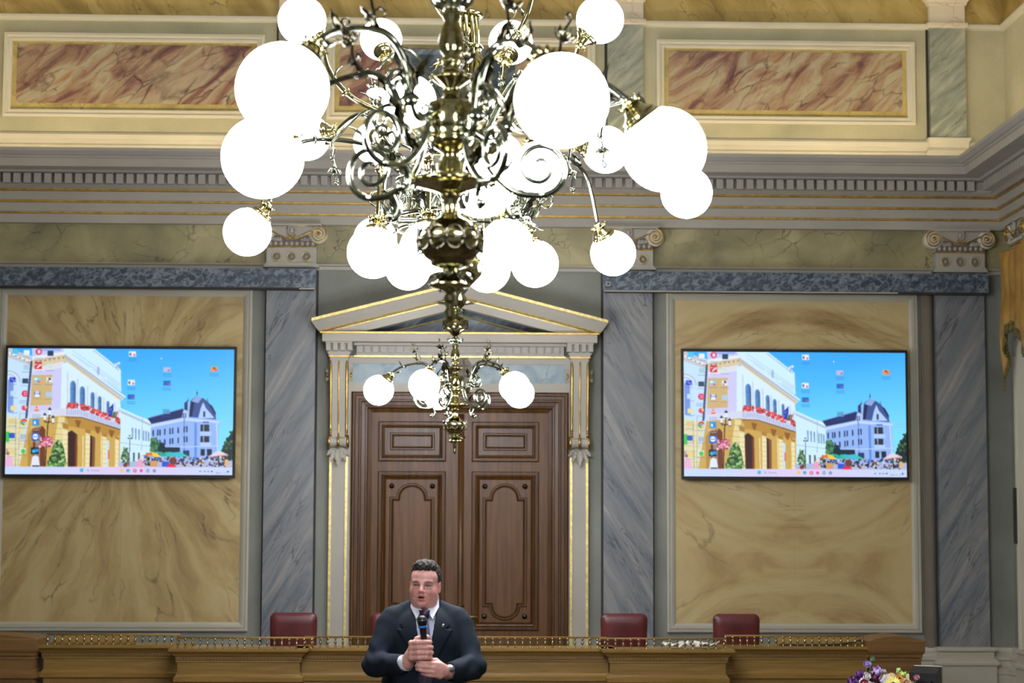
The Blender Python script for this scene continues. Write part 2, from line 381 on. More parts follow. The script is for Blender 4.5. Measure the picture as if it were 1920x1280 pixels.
# ---------------------------------------------------------------- pilasters with Ionic capitals
def spiral(cx, cz, r0, r1, turns, a0, sgn, y, n=40):
    return [(cx+(r0+(r1-r0)*i/n)*math.cos(a0+sgn*turns*2*PI*i/n), y, cz+(r0+(r1-r0)*i/n)*math.sin(a0+sgn*turns*2*PI*i/n)) for i in range(n+1)]
def capital(root, ox=0.0, oz=0.0):
    """local: x centred, wall at y=0, front towards -y; z absolute"""
    m = XZ(); m.box(-.245,.245,-.13,0,4.60,4.75,0); m.prism([(-.275,4.556),(.275,4.556),(.275,4.566),(.245,4.60),(-.245,4.60),(-.275,4.566)],-.15,0,0)
    m.box(-.25,.25,-.14,0,4.812,4.965,0); m.prism([(-.30,4.985),(-.29,4.965),(.29,4.965),(.30,4.985)],-.175,0,0)
    cap = m.build('capital', [K['stone']], root)
    m = XZ(); m.box(-.24,.24,-.142,0,4.766,4.812,0)
    for i in range(9): m.ball((-.208+i*.052,-.142,4.79),(.018,.014,.022),8,6)
    m.box(-.243,.243,-.1435,-.142,4.766,4.812,1)
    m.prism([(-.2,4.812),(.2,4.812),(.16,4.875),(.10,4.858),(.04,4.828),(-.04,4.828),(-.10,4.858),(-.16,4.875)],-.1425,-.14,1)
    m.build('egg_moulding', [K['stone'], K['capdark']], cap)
    m = XZ(); m.box(-.25,.25,-.136,0,4.748,4.764)
    for i in range(26): m.ball((-.243+i*.0194,-.142,4.757),.0085,6,4)
    m.build('bead_moulding', [K['gold']], cap)
    for sx in (-1, 1):
        m = XZ(); c = (sx*.265, 4.883)
        m.lathe([(.0,0),(.086,0),(.09,.008),(.09,.135),(.086,.14),(.0,.14)], (c[0],-.15,c[1]), 28, (0,1,0), 0, False)
        m.tube(spiral(c[0],c[1],.083,.012,2.4,PI/2,-sx,-.155,60),[.0085-.004*i/60 for i in range(61)],7,1)
        m.ball((c[0],-.155,c[1]),.018,10,8,1)
        m.build('volute', [K['cream'], K['gold']], cap)
    m = XZ()
    m.tube([(-.265,-.155,4.966),(0,-.158,4.966),(.265,-.155,4.966)],.0065,7)
    pts = [(x,-.157,4.838+ (abs(x)-.03)**1.2*0.62 if abs(x) > .03 else 4.838) for x in [(-.2+i*.02) for i in range(21)]]
    m.tube([(p[0],p[1],min(p[2],4.93)) for p in pts],.0065,7)
    for sx in (-1,1): m.tube(spiral(sx*.028,4.862,.024,.004,1.2,-PI/2,-sx,-.165,20),.0055,6)
    m.build('gilded_band', [K['gold']], cap)
    for sx in (-1,1):
        m = XZ(); m.tube([(sx*.09,-.143,4.822),(sx*.175,-.143,4.822)],.006,6)
        for k in range(4): m.leaf((sx*(.10+k*.022),-.145,4.822),(sx*.4,-.3,1-.16*k),(0,-1,0),.05,.02,.25,5)
        m.build('leaf_ornament', [K['stone']], cap)
    m = XZ(); m.ball((0,-.15,4.925),(.026,.014,.03),10,8)
    for k in range(10):
        a = 2*PI*k/10; m.ball((.036*math.cos(a),-.155,4.925+.044*math.sin(a)),(.013,.012,.016),7,5)
    m.build('flower_ornament', [K['stone']], cap)
    for k in (-1,0,1):
        m = XZ(); x = k*.147
        ring = [(x+.044*math.cos(a),-.135,4.662+.044*math.sin(a)) for a in [2*PI*i/24 for i in range(25)]]
        m.tube(ring,.005,6,1,False); m.ball((x,-.137,4.662),(.011,.01,.011),8,6,1)
        for i in range(10):
            a = 2*PI*i/10; m.ball((x+.026*math.cos(a),-.131,4.662+.026*math.sin(a)),(.011,.006,.009),6,4,0)
        m.build('rosette', [K['brownstrip'], K['paleg']], cap)
    return cap
def pilaster(x, lab, rz=0, pos=None, low=0.15, mat='pil'):
    t = thing('pilaster', pos or (x, 0, 0), lab, 'pilaster', 'marbled pilasters along the lower wall', rz)
    m = XZ(); m.box(-.243,.243,-.09,-0.002,.86,4.556)
    for sx in (-1,1): m.box(min(sx*.243,sx*.262),max(sx*.243,sx*.262),-.012,-0.002,.87,4.54,1)
    m.build('shaft', [K[mat], K['groove_shade']], t)
    m = XY(); q = [(-.243,-.002),(-.243,-.09),(.243,-.09),(.243,-.002)]
    pr = [(.0,.875),(.035,.87),(.05,.85),(.05,.835),(.03,.825),(.03,.76),(.055,.745),(.07,.72),(.07,.70),(.05,.695),(.05,low)]
    m.sweep(q, pr, False, None, inward=-1); m.build('base', K['frame'], t)
    capital(t); return t
pilaster(XC-1.66, 'lower marbled pilaster left of the door, under the gilded capital half hidden by a globe')
pilaster(XC+1.66, 'lower marbled pilaster right of the door, behind the burgundy chair', mat='pil2')
pilaster(XC+4.965, 'darker lower marbled pilaster in the right corner, its pale base in view')

def upper_pilaster(x, lab):
    t = thing('upper_pilaster', (x, 0, 0), lab, 'pilaster', 'short marbled pilasters on the attic wall')
    m = XZ(); m.box(-.18,.18,-.08,-.002,5.91,7.04); m.box(-.205,-.18,-.01,-.002,5.91,7.04,1); m.build('shaft', [K['uppil'], K['groove_shade']], t)  # dark strip on the left paints the shaft's shadow line on the wall
    q = [(-.18,-.002),(-.18,-.08),(.18,-.08),(.18,-.002)]
    m = XY(); m.sweep(q, [(0,5.925),(.035,5.915),(.035,5.895),(.02,5.87),(.015,5.82),(.03,5.805),(.05,5.78),(.05,5.765),(.065,5.76),(.065,5.63)], False, None, inward=-1); m.build('base', K['cream'], t)
    m = XY(); m.sweep(q, [(0,7.04),(.025,7.05),(.025,7.09),(0,7.095),(0,7.27),(.02,7.28),(.02,7.30),(.06,7.34),(.06,7.37),(.09,7.40),(.09,7.46),(0,7.46)], False, None, inward=-1)
    m.box(-.24,.24,-.15,-.002,7.45,7.5); m.build('capital', K['capstone'], t)
upper_pilaster(XC+1.64, 'short grey-green upper pilaster right of the big chandelier')
upper_pilaster(XC-1.64, 'short upper pilaster left of the big chandelier, behind its globes')
upper_pilaster(5.0, 'short grey-green upper pilaster near the right corner')

# ---------------------------------------------------------------- framed wall panels
def fr(m, x0, x1, z0, z1, prof, mis=None, mi=None):
    m.sweep([(x0,z0),(x1,z0),(x1,z1),(x0,z1)], prof, True, mis or ([mi]*(len(prof)-1) if mi is not None else None), inward=1)
def fan_marble(name, xc, zc):
    m = NT(name); s = m.n('ShaderNodeSeparateXYZ', Vector=m.tc)
    wob = m.math('MULTIPLY', m.math('SUBTRACT', m.noise(m.tc, 1.6, 4).outputs[0], 0.5), 0.5)
    ax = m.math('ABSOLUTE', m.math('SUBTRACT', s.outputs[0], xc))
    dz = m.math('SUBTRACT', zc, s.outputs[2])
    ang = m.math('ADD', m.math('ARCTAN2', ax, m.math('MAXIMUM', m.math('ABSOLUTE', dz), 0.02)), m.math('MULTIPLY', wob, 0.45))
    rad = m.math('SQRT', m.math('ADD', m.math('POWER', ax, 2.0), m.math('POWER', dz, 2.0)))
    v = m.n('ShaderNodeCombineXYZ', X=m.math('MULTIPLY', ang, 3.2), Y=m.math('MULTIPLY', rad, 0.55), Z=m.math('MULTIPLY', m.math('GREATER_THAN', s.outputs[0], xc), 0.35)).outputs[0]
    col = m.ramp(m.noise(v, 2.2, 8, 0.5, 0.6).outputs[0], [(0.25,(144,118,74)),(0.42,(170,145,94)),(0.55,(184,162,110)),(0.75,(196,179,132))])
    d = m.math('ABSOLUTE', m.math('SUBTRACT', m.noise(m.map(src=v, loc=(4,2,0)), 1.7, 5, 0.8).outputs[0], 0.5))
    f = m.math('MULTIPLY', m.ramp(d, [(0.0,(255,255,255)),(0.016,(0,0,0))]), m.ramp(m.noise(m.tc, 1.9, 3).outputs[0], [(0.45,(0,0,0)),(0.62,(220,220,220))]))
    col = m.mix(f, col, lin((84,66,40)))
    seam = m.ramp(ax, [(0.0,(150,150,150)),(0.004,(0,0,0))]); col = m.mix(seam, col, lin((120,96,56)))
    return m.out(col, 0.42)
def arc_marble(name, xc):
    m = NT(name); s = m.n('ShaderNodeSeparateXYZ', Vector=m.tc)
    ax = m.math('ABSOLUTE', m.math('SUBTRACT', s.outputs[0], xc))
    sw = m.math('SINE', m.math('MULTIPLY', s.outputs[2], 1.9))
    z = m.math('ADD', s.outputs[2], m.math('MULTIPLY', m.math('MULTIPLY', m.math('POWER', ax, 1.6), 0.34), sw))
    v = m.n('ShaderNodeCombineXYZ', X=m.math('MULTIPLY', ax, 0.55), Y=0.0, Z=m.math('MULTIPLY', z, 2.3)).outputs[0]
    col = m.ramp(m.noise(v, 1.7, 8, 0.7, 0.58).outputs[0], [(0.25,(146,118,70)),(0.38,(174,148,98)),(0.50,(188,167,116)),(0.75,(200,184,138))])
    d = m.math('ABSOLUTE', m.math('SUBTRACT', m.noise(m.map(src=v, loc=(3,1,5)), 1.3, 6, 0.9).outputs[0], 0.5))
    f = m.math('MULTIPLY', m.ramp(d, [(0.0,(255,255,255)),(0.014,(0,0,0))]), m.ramp(m.noise(m.tc, 1.4, 3).outputs[0], [(0.45,(0,0,0)),(0.6,(190,190,190))]))
    col = m.mix(f, col, lin((104,80,42)))
    seam = m.ramp(ax, [(0.0,(130,130,130)),(0.004,(0,0,0))]); col = m.mix(seam, col, lin((120,96,56)))
    return m.out(col, 0.42)
FP = [(0,-.001),(0,-.035),(.012,-.04),(.022,-.04),(.026,-.028),(.032,-.028),(.036,-.04),(.05,-.04),(.054,-.03),(.06,-.032),(.08,-.02),(.088,-.012)]
for (x0,x1,mat,lab) in ((XC-4.53,XC-2.045,fan_marble('fan_figured_ochre_marble',-3.17,3.05),'tall ochre panel with a fan of veins, behind the left screen'),
                        (XC+2.045,XC+4.553,arc_marble('arched_figured_ochre_marble',3.42),'tall ochre panel with arching veins, behind the right screen')):
    t = thing('wall_panel', ((x0+x1)/2, 0, 1.0), lab, 'wall panel', 'tall framed panels behind the screens')
    off = (x0+x1)/2
    m = XZ(); fr(m, x0, x1, 1.005, 4.36, FP); m.v = [(a-off,b,c-1.0) for a,b,c in m.v]; m.build('frame', K['frame'], t)
    m = XZ(); m.box(x0+.086, x1-.086, -.012, -.001, 1.09, 4.275); o = m.build('panel', mat, t); o.location = (-off,0,-1.0)
for x in (XC+4.585, XC-4.69):
    m = XZ(); m.prism([(x,.85),(x+.10,.85),(x+.10,4.35),(x,4.35)],-.03,-.001); m.box(x+.02,x+.08,-.042,-.03,.85,4.35); struct(m,'trim_strip',K['brownstrip'])
UP = [(0,-.001),(0,-.05),(.03,-.055),(.036,-.04),(.05,-.035),(.055,-.045),(.075,-.045),(.082,-.015)]
for (x0,x1,lab) in ((XC-4.54,XC-1.96,'upper left framed panel of violet and ochre marble'),(XC-1.34,XC+1.34,'upper middle framed marble panel half hidden by the big chandelier'),(XC+1.955,XC+4.56,'upper right framed panel of violet and ochre marble')):
    off = (x0+x1)/2
    t = thing('attic_panel', (off, 0, 6.05), lab, 'wall panel', 'framed marble panels on the attic wall')
    m = XZ(); fr(m, x0, x1, 6.05, 6.90, UP); o = m.build('frame', K['cream'], t); o.location = (-off,0,-6.05)
    m = XZ(); m.box(x0+.08,x1-.08,-.012,-.001,6.13,6.82); o = m.build('border', K['border'], t); o.location = (-off,0,-6.05)
    m = XZ(); m.box(x0+.125,x1-.125,-.018,-.012,6.195,6.79); o = m.build('marble', K['breccia'], t); o.location = (-off,0,-6.05)
m = XZ(); m.box(-.42,.60,-.05,-.018,6.20,6.72); fr(m,-.47,.65,6.15,6.77,[(0,-.018),(0,-.06),(.05,-.05)]); o = m.build('wall_plaque', K['bluedk']); tag(o,'dark blue-grey stone plaque in the upper middle panel, behind the chandelier arms','plaque')

# ---------------------------------------------------------------- projection screen housings painted as marble
def housing(x0, x1, lab, led):
    t = thing('screen_housing', ((x0+x1)/2, 0, 4.345), lab, 'screen housing', 'marbled screen housings across the pilasters')
    w = (x1-x0)/2
    m = XZ(); m.box(-w,w,-.22,-.092,0,.185); m.build('case', K['blue'], t)
    m = XZ(); m.box(-w+.02,w-.02,-.20,-.12,-.018,0); m.build('slot', K['groove_shade'], t)
    m = XZ(); m.box(*( (-w+.01,w-.9) if led else (w-.16,w-.01)),-.21,-.20,-.014,-.002); m.build('screen_bar', K['frame'], t)
    if led:
        m = XZ(); m.box(-w+.03,-w+.07,-.224,-.219,.04,.08,0); m.box(-w+.038,-w+.062,-.226,-.223,.048,.072,1); m.build('sensor', [K['frame'], K['groove_shade']], t)
housing(XL+.05, -1.298, 'blue-grey marbled screen housing above the left screen', False)
housing(1.519, 5.335, 'blue-grey marbled screen housing above the right screen, small square sensor at its left end', True)

# ---------------------------------------------------------------- door, casing and pedimented surround
CP = [(0,-.001),(0,-.075),(.018,-.085),(.032,-.085),(.040,-.070),(.072,-.070),(.080,-.084),(.092,-.084),(.100,-.064),(.135,-.060),(.142,-.072),(.155,-.070),(.165,-.045),(.20,-.032),(.206,-.012)]
door = XZ(); door.box(-.75,.145,-.025,-.001,.15,3.14); door.box(.145,1.0,-.025,-.001,.15,3.14)
door = struct(door, 'door_1', K['door'])
m = XZ(); m.sweep([(-.942,.15),(-.942,3.342),(1.189,3.342),(1.189,.15)], CP, False, None, inward=-1); m.build('door_casing', K['doordk'], door)
MP = [(0,-.024),(0,-.038),(.012,-.046),(.022,-.046),(.026,-.036),(.034,-.036),(.046,-.05),(.056,-.046),(.066,-.028)]
MI = [(0,-.024),(0,-.034),(.008,-.042),(.018,-.042),(.026,-.03),(.034,-.036),(.04,-.026)]
def archpath(x0,x1,zt,zs,zb,zbb):
    """closed outline: straight sides, shouldered round arch top and bottom (counter-clockwise)"""
    cx = (x0+x1)/2; r = (x1-x0)/2*0.70; pts = [(x0,zb)]
    pts += [(cx-r+0.0,zb)]
    h = zb-zbb
    for i in range(1,12):
        a = PI+PI*i/12; pts.append((cx+r*math.cos(a), zb+h*math.sin(a)))
    pts += [(cx+r,zb),(x1,zb),(x1,zs),(cx+r,zs)]
    h = zt-zs
    for i in range(1,12):
        a = PI*i/12; pts.append((cx+r*math.cos(a), zs+h*math.sin(a)))
    pts += [(cx-r,zs),(x0,zs)]
    return pts
for (a,b,c,d) in ((-.678,-.013,-.562,-.124),(.24,.90,.351,.784)):
    m = XZ(); fr(m,a,b,2.66,3.053,MP); fr(m,c,d,2.77,2.943,MI); m.box(a+.06,b-.06,-.03,-.024,2.72,2.99); m.build('upper_panel', [K['door']] if 0 else [K['doordk']], door)
    m = XZ(); fr(m,a,b,1.02,2.565,MP); fr(m,a+.065,b-.065,1.085,2.50,[(0,-.026),(.01,-.034),(.016,-.026)])
    m.sweep(archpath(c,d,2.45,2.313,1.248,1.116), MI, True, None, inward=1)
    m.build('lower_panel', K['doordk'], door)
    m = XZ()
    for z in (2.42,1.155):
        for x in (c+.02,d-.02): m.lathe([(.026,0),(.026,.01),(.018,.018),(.008,.024),(0,.026)],(x,-.026,z),14,(0,-1,0))
    m.build('rosettes', K['dark'], door)
    m = XZ(); fr(m,a-.005,b+.005,.30,.90,MP); m.build('bottom_panel', K['doordk'], door)
m = XZ(); m.tube([(.135,-.03,.15),(.135,-.03,1.17),(.135,-.03,1.26),(.135,-.03,3.13)],.03,12)
for z in (1.17,1.26,2.9): m.lathe([(.03,-.012),(.04,-.008),(.042,0),(.04,.008),(.03,.012)],(.135,-.03,z),12,None,None,False)
m.build('astragal', K['doordk'], door)
m = XZ(); m.prism([(.155,1.0),(.195,1.0),(.195,1.19),(.175,1.21),(.155,1.19)],-.034,-.024); m.tube([(.175,-.03,1.155),(.175,-.085,1.155),(.19,-.09,1.156),(.305,-.09,1.15)],[.009,.009,.011,.009],8)
m.build('door_handle', K['paleg'], door)

sur = thing('door_surround', (XC, 0, 0.15), 'grey and gold pedimented surround framing the double door', 'door surround')
def S(mb, name, mats, par=sur):
    mb.v = [(x-XC,y,z-.15) for x,y,z in mb.v]; return mb.build(name, mats, par)
m = XZ(); m.box(-.98,-.941,-.05,-.001,.15,3.7); m.box(1.188,1.225,-.05,-.001,.15,3.7); m.box(-.9409,1.1879,-.05,-.001,3.341,3.43); m.box(-.9409,1.1879,-.05,-.001,3.62,3.70); m.box(-.9409,-.93,-.05,-.001,3.4305,3.6195); m.box(1.16,1.1879,-.05,-.001,3.4305,3.6195)
S(m,'board',K['stone'])
m = XZ(); m.box(-.93,1.16,-.03,-.001,3.43,3.62); S(m,'marble_panel',K['bluepale'])
m = XZ(); m.box(-.90,1.14,-.10,-.001,3.692,3.815); m.box(-.92,1.16,-.115,-.001,3.678,3.694,1)
dent_row(m,-.895,1.13,-.135,-.10,3.722,3.785,.0775,.053); m.box(-.92,1.16,-.15,-.001,3.79,3.815); S(m,'dentil_frieze',[K['stone'],K['paleg']])
m = XZ(); m.box(-1.223,1.455,-.30,-.001,3.815,3.893); m.box(-1.243,1.474,-.32,-.001,3.893,3.908,1); S(m,'cornice',[K['stone'],K['gold']])
def rake(m, t0, y0, t1, y1, mi):
    s = .2547
    def L(t):
        h = 1.441-max(0,t-.03)*.62 if t < .14 else (.495-1.03*t)/s
        h = min(h, (.492-1.03*t)/s) if t >= .14 else h
        return max(h, 0.001)
    a, b = L(t0), L(t1)
    za = lambda h, t: max(4.40-s*h-1.03*t, 3.906)
    for sg in (-1,1):
        m.add([(XC+sg*a,y0,za(a,t0)),(XC,y0,4.40-1.03*t0),(XC,y1,4.40-1.03*t1),(XC+sg*b,y1,za(b,t1))],[(0,1,2,3) if sg < 0 else (3,2,1,0)],False,mi)
m = XZ()
bands = [(0,-.02,0.0,-.36,0),(0,-.36,.028,-.36,1),(.028,-.36,.032,-.345,1),(.032,-.345,.08,-.31,0),(.08,-.31,.125,-.27,0),(.125,-.27,.14,-.275,1),(.14,-.275,.146,-.25,1),(.146,-.25,.158,-.245,1),(.158,-.245,.235,-.235,0),(.235,-.235,.24,-.12,0),(.24,-.12,.285,-.09,2),(.285,-.09,.30,-.095,1),(.30,-.095,.302,-.04,1)]  # the dark blue band also paints the shadow under the raking cornice
for b in bands: rake(m,*b)
for sg in (-1,1):   # end returns of the raking cornice
    P = [(1.441,-.36,4.033),(1.441,-.36,4.004),(1.41,-.31,3.955),(1.36,-.27,3.908),(1.36,-.001,3.908),(1.441,-.001,4.033)]
    m.add([(XC+sg*x,y,z) for x,y,z in P],[(0,1,2,3,4,5) if sg > 0 else (5,4,3,2,1,0)],False,0)
S(m,'raking_cornice',[K['stone'],K['paleg'],K['bluedk']])
m = XZ(); m.prism([(XC-1.0,3.905),(XC+1.0,3.905),(XC,4.13)],-.05,-.001); S(m,'tympanum',K['bluedk'])
for sg in (-1,1):
    cx = XC+sg*1.178
    m = XZ(); m.box(cx-.13,cx+.13,-.26,-.001,3.80,3.815)
    m.box(cx-.10,cx+.10,-.20,-.001,3.72,3.81)
    for k in range(4): m.box(cx-.125+k*.0693,cx-.125+k*.0693+.042,-.255,-.20,3.73,3.80)
    m.box(cx-.13,cx-.10,-.2,-.001,3.73,3.80); m.box(cx+.10,cx+.13,-.2,-.001,3.73,3.80)
    m.prism([(cx-.12,3.722),(cx+.12,3.722),(cx+.095,3.685),(cx-.095,3.685)],-.22,-.001); m.box(cx-.10,cx+.10,-.205,-.001,3.672,3.687,1)
    cap = S(m,'console_cap',[K['stone'],K['gold']])
    m = XZ(); pf = [(-.19,3.672),(-.20,3.60),(-.205,3.45),(-.18,3.25),(-.15,3.05),(-.135,2.95),(-.15,2.89)]
    for (y0,z0),(y1,z1) in zip(pf[:-1],pf[1:]):
        m.add([(cx-.088,y0,z0),(cx+.088,y0,z0),(cx+.088,y1,z1),(cx-.088,y1,z1),(cx-.088,0,z0),(cx+.088,0,z0),(cx+.088,0,z1),(cx-.088,0,z1)],[(0,3,2,1),(0,4,7,3),(1,2,6,5)],False,0)
    for dx,r in ((-.078,.013),(0,.0085),(.078,.013)): m.tube([(cx+dx,y-.004,z) for y,z in [(-.2,3.635)]+pf[1:]],[.003]+[r]*(len(pf)-1),8,1)
    for dx in (-.078,.078):
        for k in range(4): m.ball((cx+dx,-.15,2.965-.022*k),.014,8,6,1)
    m.lathe([(.0,-.10),(.055,-.10),(.062,-.085),(.05,-.05),(.045,0),(.05,.05),(.062,.085),(.055,.10),(0,.10)],(cx,-.12,2.845),18,(1,0,0),0,False)
    for dx in (-.09,0,.09): m.lathe([(.05,-.012),(.066,-.01),(.066,.01),(.05,.012)],(cx+dx,-.12,2.845),18,(1,0,0),1,False)
    for s2 in (-1,1): m.ball((cx+s2*.115,-.10,3.50),(.012,.02,.03),8,6,1); m.leaf((cx+s2*.1,-.10,3.50),(s2*.4,0,1),(0,-1,0),.08,.04,.3,5,mi=0); m.leaf((cx+s2*.1,-.10,3.50),(s2*.4,0,-1),(0,-1,0),.08,.04,.3,5,mi=0)
    S(m,'console',[K['stone'],K['gold']])
    m = XZ()
    for a,l,w in ((0,.21,.07),(-.45,.17,.05),(.45,.17,.05),(-.85,.12,.045),(.85,.12,.045)):
        m.leaf((cx+a*.05,-.085,2.79),(math.sin(a)*.8,-.12,-math.cos(a)),(0,-1,0),l,w,.18,9,.3)
    S(m,'acanthus_leaf',K['stone'])
    m = XZ(); m.box(cx-.09,cx+.09,-.06,-.001,.15,2.80)
    for dx in (-.078,.078): m.box(cx+dx-.012,cx+dx+.012,-.075,-.06,.30,2.70,1)
    S(m,'side_pilaster',[K['stone'],K['paleg']])
m = XZ(); cx = .155
m.prism([(cx+.085*math.cos(a)*(1+.12*math.cos(3*a)),3.55+.135*math.sin(a)) for a in [2*PI*i/28 for i in range(28)]],-.075,-.03)
for k in range(3): m.tube([(cx-.045,-.08,3.50+.05*k),(cx+.045,-.08,3.50+.05*k)],.006,6)
m.tube([(cx,-.082,3.46),(cx,-.082,3.66)],.007,6); m.ball((cx,-.06,3.69),(.05,.03,.03),10,6)
for s2 in (-1,1): m.leaf((cx+s2*.05,-.06,3.46),(s2*.5,-.1,1),(s2,0,0),.2,.05,.25,7)
S(m,'cartouche',K['brownstrip'])

# ---------------------------------------------------------------- right side wall: pilaster, window surround, gilt curtain
t = pilaster(0, 'pale pilaster on the right side wall, its capital above the golden curtain', rz=-PI/2, pos=(XR, -0.80, 0), mat='cream')
t['group'] = 'side wall pilaster'; del t['group']
m = XZ(); m.box(XR-.055,XR-.001,-.54,-.36,.15,3.7); m.box(XR-.07,XR-.055,-.42,-.36,.15,3.7); m.box(XR-.065,XR-.055,-.49,-.45,.15,3.7); m.box(XR-.055,XR-.001,-2.3,-1.07,.15,3.7); m.box(XR-.055,XR-.001,-2.3,-.36,3.7,3.85); struct(m,'window_1',K['cream'])
m = XY()
rng = random.Random(4)
NU, NV = 60, 26
vs = []; fs = []
for j in range(NV+1):
    tt = j/NV
    for i in range(NU+1):
        s = i/NU; y = -.42-s*1.25
        top = 4.72-.05*math.sin(s*PI); bot = 3.45+.75*math.sin(min(1,s*1.1)*PI)**0.7
        z = top+(bot-top)*tt-.22*math.sin(PI*s)*tt
        fold = .035*math.sin(s*40+tt*1.5)+.022*math.sin(tt*7+6*abs(s-.5))
        vs.append((XR-.16-.075*min(1,max(0,(s-.06)*6))-fold*.6-.02*math.sin(PI*tt), y, z))
for j in range(NV):
    for i in range(NU):
        a = j*(NU+1)+i; fs.append((a,a+1,a+NU+2,a+NU+1))
m.add(vs,fs,True,0)
cur = m.build('curtain', [K['gold']]); tag(cur,'golden draped curtain at the right edge of the photo, hanging below a side wall capital','curtain')
cur.modifiers.new('thick','SOLIDIFY').thickness = .01
mm = NT('gold_satin'); mm.out(mm.ramp(mm.noise(mm.tc,3,4).outputs[0],[(.3,(128,92,36)),(.7,(186,146,72))]),.38,.15); cur.data.materials[0] = mm.mat
m = XY()
for i in range(NU+1):
    q = vs[NV*(NU+1)+i]; m.tube([(q[0],q[1],q[2]),(q[0]-.004,q[1],q[2]-.09)],.011,5)
mm = NT('olive_fringe'); mm.out(mm.ramp(mm.noise(mm.tc,30,3).outputs[0],[(.3,(74,66,28)),(.7,(128,116,58))]),.8)
fo = m.build('fringe', mm.mat, cur)
m = XZ(); m.box(XR-.10,XR-.071,-.40,-.37,1.88,2.42); o = m.build('wall_device', K['groove_shade']); tag(o,'narrow black upright device on the side window frame at the right edge','device')
# ================================================================ THE LONG OAK BENCH
def baluster_mesh():
    m = XZ(); m.lathe([(.009,0),(.011,.004),(.006,.012),(.005,.024),(.012,.040),(.013,.046),(.006,.056),(.005,.066),(.011,.076),(.011,.085)],(0,0,0),8)
    return m
bal_me = None
DP = [(.03,.02),(.03,.12),(.0,.14),(.0,.66),(.0,.695),(.028,.70),(.03,.735),(.014,.748),(.010,.765),(0,.772),(0,.862),(.012,.864),(.012,.878),(.018,.882),(.018,.912),(.03,.916),(.045,.935),(.065,.95),(.07,.956),(.07,.978),(-.05,.978)]
def bench(x0, x1, yf, lab, rail=(None, None), name='bench_section'):
    global bal_me
    cx = (x0+x1)/2; w = (x1-x0)/2
    t = thing(name, (cx, yf, 0), lab, 'bench', 'sections of the long oak bench')
    m = XY(); m.sweep([(-w,.45),(-w,0),(w,0),(w,.45)], DP, False, None, inward=-1); m.box(-w+.002,w-.002,.01,.45,.02,.974); m.build('body', K['oak'], t)
    m = XZ(); n = max(1, int(round(2*w/.62))); pw = 2*w/n
    for i in range(n):
        a = -w+i*pw+.06; b = -w+(i+1)*pw-.06
        m.sweep([(a,.17),(b,.17),(b,.655),(a,.655)], [(0,0),(0,-.012),(.012,-.018),(.02,-.006),(.03,-.012),(.04,0)], True)
    m.build('panel_moulding', K['oakdk'], t)
    m = XY()
    for i in range(int(2*(w+.02)/.0285)):
        x = -w-.014+i*.0285; m.box(x,x+.017,-.026,-.016,.885,.908)
    m.build('bead_moulding', K['oakv'], t)
    a = -w+.02 if rail[0] is None else rail[0]-cx; b = w-.02 if rail[1] is None else rail[1]-cx
    m = XZ(); m.tube([(a,0,1.068),(b,0,1.068)],.0085,8); m.build('rail', K['oak'], t)
    n = int((b-a)/.0637)
    for i in range(n+1):
        if bal_me is None:
            o = baluster_mesh().build('baluster', K['brass'], t); bal_me = o.data
        else:
            o = bpy.data.objects.new('baluster', bal_me); COL.objects.link(o); o.parent = t
        o.location = (a+.01+i*((b-a-.02)/n), 0, .977)
    return t
bench(-1.235, 1.395, -2.42, 'long middle section of the oak bench, directly behind the standing man')
bench(-2.27, -1.24, -2.60, 'projecting oak bench section left of the man, below a burgundy chair', (-2.28,-1.13))
bench(1.40, 2.385, -2.60, 'projecting oak bench section right of the man, with crumpled white papers on it', (1.30,2.38))
bench(-3.50, -2.30, -2.05, 'recessed left oak bench section beside the left end pier')
bench(2.43, 3.70, -2.05, 'recessed right oak bench section beside the right end pier')
def pier(x0, x1, lab):
    cx = (x0+x1)/2; w = (x1-x0)/2
    t = thing('bench_pier', (cx,-2.20,0), lab, 'bench', 'end piers of the oak bench')
    m = XY(); P = [(z0,z1) for z0,z1 in DP[:14]]+[(0,.88),(.02,.885),(.02,.925),(.0,.93),(.0,.95),(.015,.955),(.015,1.035),(-.01,1.04)]
    P = DP[:12]+[(0,.885),(.012,.89),(.012,.915),(.022,.925),(.03,.945),(.03,1.03),(.02,1.038),(-.02,1.045)]
    m.sweep([(-w,.55),(-w,0),(w,0),(w,.55)], P, False, None, inward=-1); m.box(-w+.02,w-.02,.02,.55,.02,1.04)
    top = [(-w-.02,1.038)]+[(x*w,1.045+.032*(1-x*x)) for x in (-.9,-.5,0,.5,.9)]+[(w+.02,1.038)]
    m.prism(top,-.02,.55); m.build('body', K['oakv'], t)
    m = XY()
    for i in range(int(2*w/.0285)): m.box(-w+i*.0285,-w+i*.0285+.017,-.022,-.010,.893,.912)
    m.build('bead_moulding', K['oakv'], t)
pier(3.73, 4.155, 'square oak end pier with domed top at the right end of the bench')
pier(-4.6, -3.56, 'broad oak end pier at the left edge of the photo')
